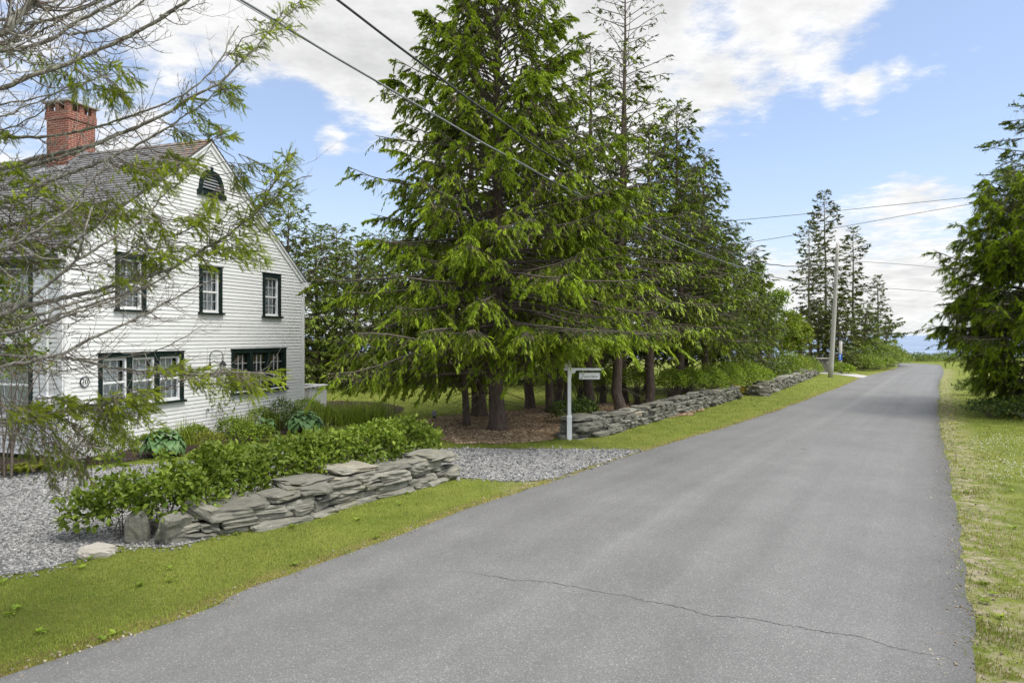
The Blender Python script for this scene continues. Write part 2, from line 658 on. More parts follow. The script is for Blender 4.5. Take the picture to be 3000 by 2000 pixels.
def mat_lawn():
    m, nt, b = base_mat('lawn_turf')
    t = NT(nt)
    o = t.obj()
    c = t.mix(t.rng(t.noise(1.3, 6, .65), .35, .65), (.115, .152, .024), (.205, .232, .046))
    c = t.mix(t.rng(t.noise(.28, 5, .6), .45, .75), c, (.200, .218, .048))
    fine = t.rng(t.noise(45, 4, .7), .3, .7, .55, 1.35)
    x = t.n('ShaderNodeVectorMath', operation='SCALE')
    t.link(c, x.inputs[0])
    t.link(fine, x.inputs['Scale'])
    dirt = t.math('MULTIPLY', t.attr('dirt'), t.rng(t.noise(4.2, 7, .75), .44, .60), True)
    c = t.mix(dirt, x.outputs[0], t.mix(t.noise(20, 4), (.42, .37, .28), (.28, .23, .15)))
    thatch = t.math('MULTIPLY', t.attr('thatch'), t.rng(t.noise(5, 6, .7), .35, .6), True)
    c = t.mix(thatch, c, (.26, .20, .075))
    t.link(c, b.inputs['Base Color'])
    b.inputs['Roughness'].default_value = .95
    b.inputs['Specular IOR Level'].default_value = .1
    t.link(t.bump(t.noise(60, 5, .7), .8, .04), b.inputs['Normal'])
    return m


MT['lawn'] = mat_lawn()
MT['mulch'] = mat_noise('wood_chip_mulch', (.17, .115, .066), (.46, .34, .21), 26, .95, .9, 40, .03, detail=6, c3=(.11, .07, .04), s3=2.5, t3=(.55, .8))
MT['soil'] = mat_noise('dark_bark_soil', (.020, .013, .009), (.060, .038, .026), 30, .95, .9, 45, .03, c3=(.10, .07, .05), s3=8, t3=(.62, .75))
MT['grass'] = mat_leaf('grass_blade', (.190, .255, .038), (.380, .425, .088), .6, .3, .25, .5, .3)
MT['grass_dry'] = mat_leaf('dry_grass_blade', (.20, .17, .06), (.34, .27, .11), .7, .25, .2)
MT['clover'] = mat_noise('clover_white', (.6, .62, .52), (.75, .75, .68), 8, .8)
MT['yellow'] = mat_noise('yellow_petal', (.75, .50, .02), (.85, .62, .03), 8, .7)
MT['spr_new'] = mat_leaf('spruce_new_growth', (.205, .300, .014), (.390, .480, .034), .5, .30)
MT['spr_old'] = mat_leaf('spruce_old_needles', (.060, .100, .012), (.125, .178, .020), .5, .22)
MT['spr_blue'] = mat_leaf('spruce_dark_needles', (.068, .108, .022), (.138, .188, .036), .5, .22)
MT['spr_blue_new'] = mat_leaf('spruce_green_tips', (.145, .220, .024), (.260, .340, .044), .5, .28)
MT['spr_brown'] = mat_leaf('dead_needle_twig', (.125, .092, .056), (.235, .185, .120), .8, .1)
MT['spr_olive'] = mat_leaf('spruce_olive_needles', (.090, .112, .016), (.200, .215, .030), .5, .2)
MT['bark'] = mat_bark('spruce_bark', (.070, .052, .042), (.17, .13, .10), (.17, .17, .14), (.62, .8))
MT['bark_grey'] = mat_bark('grey_lichen_bark', (.12, .105, .09), (.30, .27, .235), (.40, .42, .30), (.50, .64), 14, 22)
MT['twig'] = mat_noise('twig_bark', (.075, .060, .048), (.19, .16, .13), 14, .9, .4, 60, .004)
MT['twig_pale'] = mat_noise('pale_dead_twig', (.22, .20, .17), (.42, .40, .35), 12, .9, .3, 60, .004, c3=(.27, .29, .20), s3=16)
MT['fg_new'] = mat_leaf('near_new_growth', (.225, .30, .014), (.42, .475, .038), .5, .40)
MT['fg_old'] = mat_leaf('near_old_needles', (.110, .155, .018), (.215, .265, .030), .5, .34)
MT['leaf_hyd'] = mat_leaf('hydrangea_leaf', (.095, .155, .014), (.225, .290, .035), .45, .3, .25)
MT['leaf_bright'] = mat_leaf('bright_shrub_leaf', (.150, .235, .014), (.305, .390, .034), .45, .3, .35)
MT['leaf_mid'] = mat_leaf('mid_green_leaf', (.080, .135, .014), (.165, .225, .028), .5, .28)
MT['leaf_dark'] = mat_leaf('dark_shrub_leaf', (.018, .045, .010), (.050, .095, .020), .45, .2, .4)
MT['grass_lily'] = mat_leaf('long_grassy_leaf', (.150, .220, .018), (.300, .365, .045), .45, .25)
MT['leaf_row'] = mat_leaf('lightened_shrub_leaf', (.20, .31, .022), (.37, .47, .05), .45, .34, .3)  # leaf green lightened to make up for the shade over the shrub row
MT['leaf_yel'] = mat_leaf('yellow_green_leaf', (.140, .170, .012), (.270, .290, .030), .5, .3)
MT['leaf_maple'] = mat_leaf('maple_leaf', (.075, .115, .014), (.230, .200, .035), .5, .32)
MT['leaf_hosta'] = mat_leaf('hosta_leaf', (.085, .170, .060), (.150, .255, .095), .45, .22, .3)
MT['leaf_rosa'] = mat_leaf('beach_rose_leaf', (.125, .175, .030), (.255, .295, .075), .5, .25)
MT['wood_pole'] = mat_noise('weathered_pole_wood', (.32, .30, .265), (.52, .495, .45), 7, .9, .6, 30, .01, stretch=(5, 5, .5), c3=(.15, .13, .11), s3=5, t3=(.6, .75))
MT['cable'] = mat_noise('cable_sheath', (.03, .03, .032), (.06, .06, .062), 6, .5)
MT['cable_grey'] = mat_noise('bare_cable', (.16, .17, .18), (.24, .25, .26), 6, .45, metal=.3)


def mat_sea():
    m, nt, b = base_mat('sea_water')
    t = NT(nt)
    vec = t.scalev(t.obj(), (.35, 1, 1))
    c = t.mix(t.rng(t.noise(.05, 6, .6, vec), .4, .65), (.13, .19, .30), (.25, .32, .43))
    t.link(c, b.inputs['Base Color'])
    b.inputs['Roughness'].default_value = .45
    b.inputs['Specular IOR Level'].default_value = .5
    t.link(t.bump(t.math('ADD', t.noise(.5, 5, .6, vec), t.noise(.12, 4, .6, vec)), .8, .6), b.inputs['Normal'])
    return m


MT['sea'] = mat_sea()
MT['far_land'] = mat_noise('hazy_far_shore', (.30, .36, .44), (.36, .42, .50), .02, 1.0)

# ------------------------------------------------------------------ ground, road, drive, beds


def smooth_poly(pts, n, closed=False):
    p = np.asarray(pts, float)
    if closed:
        p = np.vstack([p, p[:1]])
    ext = np.vstack([2 * p[0] - p[1], p, 2 * p[-1] - p[-2]]) if not closed else np.vstack([p[-2], p, p[1]])
    seg = []
    for i in range(1, len(ext) - 2):
        t = np.linspace(0, 1, 24, endpoint=False)[:, None]
        a, b_, c, d = ext[i - 1], ext[i], ext[i + 1], ext[i + 2]
        seg.append(.5 * ((2 * b_) + (-a + c) * t + (2 * a - 5 * b_ + 4 * c - d) * t ** 2 + (-a + 3 * b_ - 3 * c + d) * t ** 3))
    s = np.vstack(seg + [p[-1:]])
    L = np.concatenate([[0], np.cumsum(np.linalg.norm(np.diff(s, axis=0), axis=1))])
    u = np.linspace(0, L[-1], n)
    return np.stack([np.interp(u, L, s[:, k]) for k in range(s.shape[1])], 1)


def pts_px(lst):
    return [tuple(G(*q)[:2]) for q in lst]


def inside(poly, X, Y):
    poly = np.asarray(poly)
    r = np.zeros(X.shape, bool)
    j = len(poly) - 1
    for i in range(len(poly)):
        xi, yi = poly[i]
        xj, yj = poly[j]
        c = ((yi > Y) != (yj > Y)) & (X < (xj - xi) * (Y - yi) / (yj - yi + 1e-12) + xi)
        r ^= c
        j = i
    return r


def dist_to(poly, X, Y):
    out = np.full(X.shape, 1e9)
    poly = np.asarray(poly)
    for i in range(len(poly) - 1):
        a, b_ = poly[i], poly[i + 1]
        d = b_ - a
        t = np.clip(((X - a[0]) * d[0] + (Y - a[1]) * d[1]) / (d @ d + 1e-12), 0, 1)
        out = np.minimum(out, np.hypot(X - a[0] - t * d[0], Y - a[1] - t * d[1]))
    return out


LEFT = [(-42, -40), (-16, -8)] + pts_px([(0, 1983), (663, 1750), (1122, 1582), (1420, 1474), (1620, 1410), (1913, 1314), (2245, 1214), (2390, 1159.5), (2484, 1124), (2531, 1103), (2600, 1086), (2633, 1074)]) + [(37.0, 67), (34, 71.5), (22, 80), (5, 90)]
RIGHT = [(-31, -40), (-5.5, -8)] + pts_px([(2866, 2000), (2842, 1778), (2808, 1520), (2788, 1424), (2750, 1200), (2753, 1157), (2755, 1117), (2764, 1094), (2762, 1078), (2755, 1069.5), (2717, 1066), (2612, 1062.5)]) + [(34, 80.5), (24, 88), (9, 98)]
NR = 420
rg = np.random.default_rng(5)
Le, Re = smooth_poly(LEFT, NR), smooth_poly(RIGHT, NR)


def jag(n, amp, rng_, k=5):
    x = rng_.normal(size=n + 4 * k)
    a = np.convolve(x, np.ones(k) / k, 'same') * amp * math.sqrt(k) * .6 + rng_.normal(size=n + 4 * k) * amp * .4
    return a[2 * k:2 * k + n]


def lat(poly):
    t = np.gradient(poly, axis=0)
    t /= np.linalg.norm(t, axis=1, keepdims=True)
    return np.stack([-t[:, 1], t[:, 0]], 1)


Le = Le + lat(Le) * jag(NR, .032, rg)[:, None]
Re = Re + lat(Re) * jag(NR, .040, rg)[:, None]
ROADPOLY = np.vstack([Le, Re[::-1]])


def shore(x):
    return 90 + np.maximum(0, 24 - x) * .5


def ground_z(X, Y):
    return -7.5 * np.clip((Y - shore(X)) / 22, 0, 1) ** 1.2


def make_ground():
    xs = np.concatenate([np.linspace(-420, -30, 28), np.linspace(-28, -14.2, 24), np.arange(-14, 22, .2), np.linspace(22.2, 60, 70), np.linspace(64, 460, 34)])
    ys = np.concatenate([np.linspace(-120, -4, 24), np.arange(-3, 34, .2), np.linspace(34.3, 120, 110), np.linspace(126, 200, 12)])
    X, Y = np.meshgrid(xs, ys, indexing='ij')
    dL, dR = dist_to(Le[::2], X.ravel(), Y.ravel()), dist_to(Re[::2], X.ravel(), Y.ravel())
    Z = ground_z(X, Y)
    rg2 = np.random.default_rng(1)
    V = np.stack([X, Y, Z + rg2.normal(size=X.shape) * .004 * (np.hypot(X, Y) < 40) - .006], -1).reshape(-1, 3)
    nx, ny = len(xs), len(ys)
    i = np.arange(nx * ny).reshape(nx, ny)
    F = np.stack([i[:-1, :-1], i[1:, :-1], i[1:, 1:], i[:-1, 1:]], -1).reshape(-1, 4)
    mb = MB()
    mb.v.append(V)
    mb.n = len(V)
    mb.a.append(np.full(len(V), .5))
    mb.f.append(F)
    mb.m.append(np.zeros(len(F), np.int32))
    o = mb.build('lawn', MT['lawn'], smooth=True)
    tag(o, kind='structure')
    dirt = np.clip(1.25 - dR / .75, 0, 1) * (Y.ravel() < 60) + .35 * np.clip(1 - dR / 1.8, 0, 1) * (Y.ravel() < 20)
    g0, g1 = G(1560, 1425), G(1900, 1322)
    mouth = np.clip(1.3 - dist_to(np.array([g0[:2], G(1720, 1372)[:2], g1[:2]]), X.ravel(), Y.ravel()) / .7, 0, 1)
    dirt = np.maximum(dirt, mouth * .9)
    th = np.clip(1.2 - dL / .30, 0, 1)
    for nme, arr in (('dirt', np.clip(dirt, 0, 1)), ('thatch', th)):
        a = o.data.attributes.new(nme, 'FLOAT', 'POINT')
        a.data.foreach_set('value', arr.astype(np.float32))


make_ground()


def make_road():
    K = 25
    u = np.linspace(0, 1, K)
    V = Le[:, None, :] * (1 - u)[None, :, None] + Re[:, None, :] * u[None, :, None]
    crown = .035 * (1 - (2 * u - 1) ** 2) + .004
    Z = np.broadcast_to(crown, V.shape[:2])
    V3 = np.concatenate([V, Z[..., None]], -1).reshape(-1, 3)
    i = np.arange(NR * K).reshape(NR, K)
    F = np.stack([i[:-1, :-1], i[:-1, 1:], i[1:, 1:], i[1:, :-1]], -1).reshape(-1, 4)
    skirt = []
    mb = MB()
    mb.v.append(V3)
    mb.n = len(V3)
    mb.a.append(np.full(len(V3), .5))
    mb.f.append(F)
    mb.m.append(np.zeros(len(F), np.int32))
    o = mb.build('road', MT['road'], smooth=True)
    tag(o, kind='structure')
    L = np.concatenate([[0], np.cumsum(np.linalg.norm(np.diff((Le + Re) / 2, axis=0), axis=1))])
    for nme, arr in (('u', np.tile(u, NR)), ('w', np.repeat(L, K))):
        a = o.data.attributes.new(nme, 'FLOAT', 'POINT')
        a.data.foreach_set('value', arr.astype(np.float32))
    return o


road = make_road()


def road_crack():
    px = [(1330, 1682), (1400, 1687), (1500, 1707), (1570, 1711), (1650, 1721), (1760, 1744), (1830, 1755), (1900, 1772), (1985, 1785), (2060, 1808), (2130, 1816), (2190, 1819), (2300, 1838), (2400, 1856), (2470, 1862), (2540, 1876), (2600, 1895), (2690, 1916), (2760, 1925), (2810, 1945)]
    p = smooth_poly([tuple(G(*q)[:2]) for q in px], 420)
    r = np.random.default_rng(3)
    n = lat(p)
    p = p + n * (jag(420, .010, r, 3) + jag(420, .014, r, 14))[:, None]
    w = np.abs(jag(420, .0025, r, 7)) + .0022
    w *= np.clip(np.minimum(np.arange(420), 419 - np.arange(420)) / 40, .3, 1)
    a, b_ = p + n * w[:, None], p - n * w[:, None]
    V, F = [], []
    for k in range(420):
        for q in (a[k], b_[k]):
            # height of the cambered road under the point
            dl = np.min(np.linalg.norm(Le - q, axis=1))
            dr = np.min(np.linalg.norm(Re - q, axis=1))
            uu = dl / (dl + dr)
            V.append((q[0], q[1], .035 * (1 - (2 * uu - 1) ** 2) + .0075))
    for k in range(419):
        F.append((2 * k, 2 * k + 1, 2 * k + 3, 2 * k + 2))
    mb = MB()
    mb.add(V, F)
    mb.build('crack', mat_noise('crack_dark_tar', (.030, .030, .030), (.055, .054, .052), 12, .95), road)  # thin dark strip laid on the asphalt as the crack


road_crack()


def sheet(name, poly_world, z, mat, jit=.08, n=None, grid=.25, seed=2):
    """a ragged-edged ground sheet"""
    p = smooth_poly(poly_world, n or 260, closed=True)[:-1]
    r = np.random.default_rng(seed)
    nn = lat(np.vstack([p, p[:1]]))[:-1]
    p = p + nn * jag(len(p), jit, r, 4)[:, None]
    bm = bmesh.new()
    vs = [bm.verts.new((x, y, z)) for x, y in p]
    es = [bm.edges.new((vs[i], vs[(i + 1) % len(vs)])) for i in range(len(vs))]
    bmesh.ops.triangle_fill(bm, edges=es, use_beauty=True)
    for f in bm.faces:
        if f.normal.z < 0:
            f.normal_flip()
    me = bpy.data.meshes.new(name)
    bm.to_mesh(me)
    bm.free()
    me.materials.append(mat)
    o = bpy.data.objects.new(name, me)
    COL.objects.link(o)
    tag(o, kind='structure')
    return p


GRAVEL = sheet('gravel_drive', [(-26, 14.2)] + pts_px([(-500, 1390), (0, 1386), (370, 1366), (560, 1352), (800, 1328), (1000, 1319), (1270, 1314), (1500, 1314), (1850, 1318), (1800, 1345), (1700, 1374), (1600, 1404), (1480, 1408), (1330, 1402), (1150, 1440), (800, 1520), (480, 1600), (310, 1606), (0, 1690)]) + [(-11, 5.5), (-26, 2)], .006, MT['gravel'], .06, 420)
BED = sheet('mulch_bed', pts_px([(-160, 1330), (-160, 1384), (0, 1378), (200, 1368), (370, 1352), (560, 1325), (640, 1308), (780, 1283), (950, 1250), (1110, 1225), (1180, 1200), (1120, 1180), (960, 1175), (880, 1195), (600, 1250), (186, 1340)]), .012, MT['soil'], .07, 200)
MULCH = sheet('wood_chip_bed', pts_px([(1120, 1240), (1230, 1275), (1330, 1297), (1500, 1298), (1640, 1284), (1760, 1262), (1950, 1225), (2060, 1200), (1900, 1178), (1640, 1186), (1530, 1200), (1400, 1208), (1260, 1225)]), .010, MT['mulch'], .16, 200)
p_ = sheet('side_drive', pts_px([(2300, 1088), (2460, 1092), (2530, 1099), (2525, 1106), (2440, 1096)]), .008, MT['concrete'], .1, 60)


def sea():
    mb = MB()
    mb.add([(-6000, 94, -5.2), (9000, 94, -5.2), (9000, 16000, -5.2), (-6000, 16000, -5.2)], [(0, 1, 2, 3)])
    tag(mb.build('sea', MT['sea']), kind='structure')
    # low far shore on the horizon
    mb = MB()
    r = np.random.default_rng(4)
    n = 60
    x = np.linspace(3900, 5800, n)
    h = np.convolve(r.normal(size=n), np.ones(5) / 5, 'same') * 5 + 12
    h *= np.clip(np.minimum(np.arange(n), n - 1 - np.arange(n)) / 12, .05, 1)
    V = [(a, 7500, -6) for a in x] + [(a, 7580, b_ - 6) for a, b_ in zip(x, h)] + [(a, 8000, -6) for a in x]
    F = [(k * n + i, k * n + i + 1, (k + 1) * n + i + 1, (k + 1) * n + i) for k in (0, 1) for i in range(n - 1)]
    mb.add(V, F)
    tag(mb.build('hills', MT['far_land']), kind='structure')


sea()

# ------------------------------------------------------------------ the house
XL, YL = -10.60, 16.13
XR, YR = -7.625, 25.0
WD = math.hypot(XR - XL, YR - YL)
d2 = np.array([(XR - XL) / WD, (YR - YL) / WD])
DV = np.array([d2[0], d2[1], 0])
NV = np.array([d2[1], -d2[0], 0])           # outward normal of the gable wall
C0 = np.array([XL, YL, 0])
UP = np.array([0, 0, 1.])
EAVE, RIDGE, HL = 5.05, 8.84, 11.0          # heights, length of the house along -NV
SL = (RIDGE - EAVE) / (WD / 2)


def t_of(px):
    k = (px - 1500) / FPX
    return (k * YL - XL) / (d2[0] - k * d2[1])


def z_of(px, py):
    return CAM_H - (py - HOR) / FPX * (YL + d2[1] * t_of(px))


def W(t, o, z):
    return C0 + DV * t + NV * o + UP * z


def claps(mb, org, d, n, zs, left, right, holes, expo=.108, rng_=None):
    z = zs[0]
    while z < zs[1] - .01:
        zt = min(z + expo, zs[1])
        l0, l1, r0, r1 = left(z), left(zt), right(z), right(zt)
        segs = [(None, None)]
        cuts = sorted([h for h in holes if h[2] < (z + zt) / 2 < h[3]])
        edges = [(l0, l1)]
        spans = []
        for h in cuts:
            spans.append((edges[-1], (h[0], h[0])))
            edges.append((h[1], h[1]))
        spans.append((edges[-1], (r0, r1)))
        for (a0, a1), (b0, b1) in spans:
            if b0 - a0 < .01:
                continue
            # now and then a butt joint
            vv = .5 + rng_.normal() * .25
            o = rng_.normal() * .0012
            q = lambda t, out, zz: org + d * t + n * out + UP * zz
            V = [q(a0, .021 + o, z), q(b0, .021 + o, z), q(b1, .004, zt), q(a1, .004, zt), q(a0, .003, z), q(b0, .003, z)]
            mb.add(V, [(0, 1, 2, 3), (4, 5, 1, 0)], 0, np.clip(vv, 0, 1))
        z = zt


house = thing('house', 'white clapboard gabled house with dark green window trim and brick chimney', 'house', tuple(C0))


def hb(mb, name, mats, parent, smooth=False):
    o = mb.build(name, mats, None, smooth)
    o.parent = parent
    # parts are modelled in world space: keep them there
    root = parent
    off = Vector((0, 0, 0))
    while root is not None:
        off += Vector(root.location)
        root = root.parent
    o.data.transform(__import__('mathutils').Matrix.Translation(-off))
    return o


def boxw(mb, t0, t1, o0, o1, z0, z1, mat=0):
    mb.box(W(t0, o0, z0), DV * (t1 - t0), NV * (o1 - o0), UP * (z1 - z0), mat)


E_ = -NV                                     # direction of the left (front) wall, away from the corner
MN = -DV                                     # its outward normal


def L_(s, o, z):
    return C0 + E_ * s + MN * o + UP * z


def boxl(mb, s0, s1, o0, o1, z0, z1, mat=0):
    mb.box(L_(s0, o0, z0), E_ * (s1 - s0), MN * (o1 - o0), UP * (z1 - z0), mat)


def win(px0, px1, pyt, pyb):
    """casing rectangle on the gable wall from its pixels (pyt/pyb read at the middle)"""
    pm = (px0 + px1) / 2
    return t_of(px0), t_of(px1), z_of(pm, pyb), z_of(pm, pyt)


WINS = [
    ('u', *win(336, 426, 745, 907)), ('u', *win(582, 649, 782, 916)), ('u', *win(768, 821, 803, 926)),
    ('l', *win(286, 536, 1033, 1183)), ('d', *win(676, 836, 1022, 1143)),
]
holes = [(a + .03, b_ - .03, c + .03, e - .03) for _, a, b_, c, e in WINS]
vt0, vt1 = t_of(580), t_of(654)
vz0, vz1 = z_of(616, 572), z_of(616, 500)
for _k in range(12):
    _f0, _f1 = _k / 12, (_k + 1) / 12
    _w = (vt1 - vt0) / 2 * .86 * math.sqrt(max(0, 1 - ((_f0 + _f1) / 2) ** 2.1))
    _h = (vz1 - vz0 - .05) * .86
    holes.append(((vt0 + vt1) / 2 - _w, (vt0 + vt1) / 2 + _w, vz0 + .03 + _h * _f0, vz0 + .03 + _h * _f1))


def gable_walls():
    r = np.random.default_rng(11)
    mb = MB()
    lf = lambda z: max(.17, (z - EAVE) / SL + .14)
    rt = lambda z: WD - max(.15, (z - EAVE) / SL + .14)
    claps(mb, C0, DV, NV, (.12, RIDGE - .13), lf, rt, holes, .1085, r)
    wall = hb(mb, 'wall', MT['clap'], house)
    # solid body behind the boards, with the window openings left as recesses by sitting 0.35 m in
    mb = MB()
    inn = .36
    F0 = [W(0.36, -inn, 0), W(WD - .36, -inn, 0), W(WD - .36, -inn, EAVE - .3), W(WD / 2, -inn, RIDGE - .3), W(.36, -inn, EAVE - .3)]
    B0 = [p - NV * (HL - 2 * inn) for p in F0]
    mb.add(F0 + B0, [(0, 1, 2, 3, 4), (9, 8, 7, 6, 5), (0, 4, 9, 5), (1, 6, 7, 2), (4, 3, 8, 9), (3, 2, 7, 8)])
    hb(mb, 'interior', MT['room'], house)
    # wall sheathing strips round the openings (thickness of the wall)
    mb = MB()
    boxw(mb, 0, .166, -.3, .033, 0, EAVE - .02)            # corner boards
    boxw(mb, WD - .146, WD, -.3, .033, 0, EAVE - .02)
    boxl(mb, -.0, .15, -.3, .033, 0, EAVE - .3)
    boxw(mb, .17, WD - .15, -.3, .034, -.02, .125)          # water table
    hb(mb, 'corner_board', MT['white'], house)
    # rake boards
    mb = MB()
    for sgn in (0, 1):
        tA, tB = (0 - .10, WD / 2) if sgn == 0 else (WD + .10, WD / 2)
        zA, zB = EAVE - .10 * SL, RIDGE
        for o0, o1, dz0, dz1 in ((.004, .045, -.27, -.03), (.045, .085, -.10, -.02)):
            V = []
            for (t, z) in ((tA, zA), (tB, zB)):
                for o in (o0, o1):
                    for dz in (dz0, dz1):
                        V.append(W(t, o, z + dz))
            mb.add(V, [(0, 1, 3, 2), (4, 6, 7, 5), (0, 4, 5, 1), (2, 3, 7, 6), (1, 5, 7, 3), (0, 2, 6, 4)])
        # cornice return at the eave
        if sgn:
            boxw(mb, WD - .02, WD + .2, -.6, .09, EAVE - .30, EAVE - .12)
        else:
            boxw(mb, -.2, .02, -.6, .09, EAVE - .30, EAVE - .12)
    hb(mb, 'rake_board', MT['white'], house)
    # left (front) wall
    mb = MB()
    hl = [(.98 + 0, 2.6, .95, 2.75), (.98, 2.6, 3.55, 4.75), (4.6, 6.2, .95, 2.75), (4.6, 6.2, 3.55, 4.75)]
    claps(mb, C0, E_, MN, (.12, EAVE - .2), lambda z: .15, lambda z: HL - .15, [(a + .03, b_ - .03, c + .03, e - .03) for a, b_, c, e in hl], .1085, r)
    o = hb(mb, 'wall', MT['clap'], house)
    # hidden rear walls, plain boards
    mb = MB()
    boxl(mb, HL - .02, HL, -WD, 0, 0, EAVE - .05)
    mb.box(W(WD - .02, -.31, 0), DV * .02, -NV * (HL - .31), UP * (EAVE - .05))
    hb(mb, 'wall', MT['clap'], house)
    return hl


def sash_window(parent, t0, t1, z0, z1, B, cols, rows, white=True, kind='u', cw=.11, last=None):
    """one double-hung sash inside a casing opening; B(mb,t0,t1,o0,o1,z0,z1) adds a box on its wall"""
    fr = MT['white'] if white else MT['green']
    mb = MB()
    f = .055
    B(mb, t0, t0 + f, -.09, -.012, z0, z1)
    B(mb, t1 - f, t1, -.09, -.012, z0, z1)
    B(mb, t0 + f, t1 - f, -.09, -.012, z0, z0 + f * 1.5)
    B(mb, t0 + f, t1 - f, -.09, -.012, z1 - f, z1)
    zm = (z0 + z1) / 2
    B(mb, t0 + f, t1 - f, -.085, -.016, zm - .025, zm + .025)
    mw = .017
    mt_ = MT['white']
    s = hb(mb, 'sash', fr, parent)
    mb = MB()
    for i in range(1, cols):
        tt = t0 + f + (t1 - t0 - 2 * f) * i / cols
        B(mb, tt - mw / 2, tt + mw / 2, -.064, -.030, z0 + f * 1.5, zm - .025)
        B(mb, tt - mw / 2, tt + mw / 2, -.064, -.030, zm + .025, z1 - f)
    for a, b_ in ((z0 + f * 1.5, zm - .025), (zm + .025, z1 - f)):
        for i in range(1, rows):
            zz = a + (b_ - a) * i / rows
            B(mb, t0 + f, t1 - f, -.062, -.032, zz - mw / 2, zz + mw / 2)
    hb(mb, 'muntins', MT['muntin'], parent)
    mb = MB()
    B(mb, t0 + f, t1 - f, -.050, -.046, z0 + f, z1 - f)
    hb(mb, 'pane', MT['glass'], parent)


def windows(hl):
    def Bw(mb, *a):
        boxw(mb, *a)

    def Bl(mb, *a):
        boxl(mb, *a)

    def casing(kind, t0, t1, z0, z1, B, nm):
        mb = MB()
        cw = .115 if kind != 'u' else .12
        B(mb, t0, t0 + cw, -.10, .042, z0, z1)
        B(mb, t1 - cw, t1, -.10, .042, z0, z1)
        B(mb, t0 + cw, t1 - cw, -.10, .040, z1 - cw * 1.05, z1)
        B(mb, t0 - .03, t1 + .03, -.02, .060, z1, z1 + .03)
        cells = 1 if kind in ('u', 'f') else 3
        w = (t1 - t0 - 2 * cw)
        mull = .15
        cwid = (w - mull * (cells - 1)) / cells
        spans = []
        for i in range(cells):
            a = t0 + cw + i * (cwid + mull)
            spans.append((a, a + cwid))
            if i:
                B(mb, a - mull, a, -.10, .036, z0 + .01, z1 - cw * 1.05)
        wo = hb(mb, 'window', MT['green'], house)
        if nm:
            part_label(wo, nm)
        mb = MB()
        B(mb, t0 - .05, t1 + .05, -.12, .105, z0 - .055, z0)
        hb(mb, 'sill', MT['green'], wo)
        for a, b_ in spans:
            sash_window(wo, a, b_, z0, z1 - cw * 1.05, B, 3, 2, kind != 'd', kind)
        # what hangs inside
        for a, b_ in spans:
            zz0, zz1 = z0, z1 - .1
            if kind in ('u', 'f'):
                mb = MB()
                n = 18
                for lo, hi in ((a, a + (b_ - a) * .49), (b_ - (b_ - a) * .46, b_)):
                    ts = np.linspace(lo, hi, n)
                    oo = -.20 + .018 * np.sin(np.linspace(0, 26, n))
                    for i in range(n - 1):
                        p0, p1 = (W(ts[i], oo[i], 0), W(ts[i + 1], oo[i + 1], 0)) if B is Bw else (L_(ts[i], oo[i], 0), L_(ts[i + 1], oo[i + 1], 0))
                        mb.add([p0 + UP * zz0, p1 + UP * zz0, p1 + UP * zz1, p0 + UP * zz1], [(0, 1, 2, 3)])
                hb(mb, 'curtain', MT['curtain'], wo)
            elif kind == 'l':
                mb = MB()
                zm = (zz0 + zz1) / 2
                k = zz0
                while k < zm:
                    B(mb, a, b_, -.19, -.165, k, k + .022)
                    k += .032
                B(mb, a, b_, -.26, -.25, zm, zz1)
                hb(mb, 'blind', MT['blind'] if True else None, wo)
            else:
                mb = MB()
                n = 14
                ts = np.linspace(a, b_, n)
                for i in range(n - 1):
                    o0, o1 = -.2 + .02 * math.sin(i * 2.1), -.2 + .02 * math.sin((i + 1) * 2.1)
                    mb.add([W(ts[i], o0, zz1 - .32), W(ts[i + 1], o1, zz1 - .32), W(ts[i + 1], o1, zz1), W(ts[i], o0, zz1)], [(0, 1, 2, 3)])
                hb(mb, 'valance', MT['valance'], wo)
        return wo
    names = ['upper window half hidden by spruce twigs', 'middle upper window', 'upper window nearest the far corner', 'three-part window with white sashes', 'three-part window with dark green sashes']
    for (k, a, b_, c, e), nm in zip(WINS, names):
        casing(k, a, b_, c, e, Bw, nm)
    for a, b_, c, e in hl:
        casing('f', a, b_, c, e, Bl, None)


MT['valance'] = mat_noise('patterned_valance', (.20, .11, .06), (.42, .32, .20), 22, .9)
windows(gable_walls())


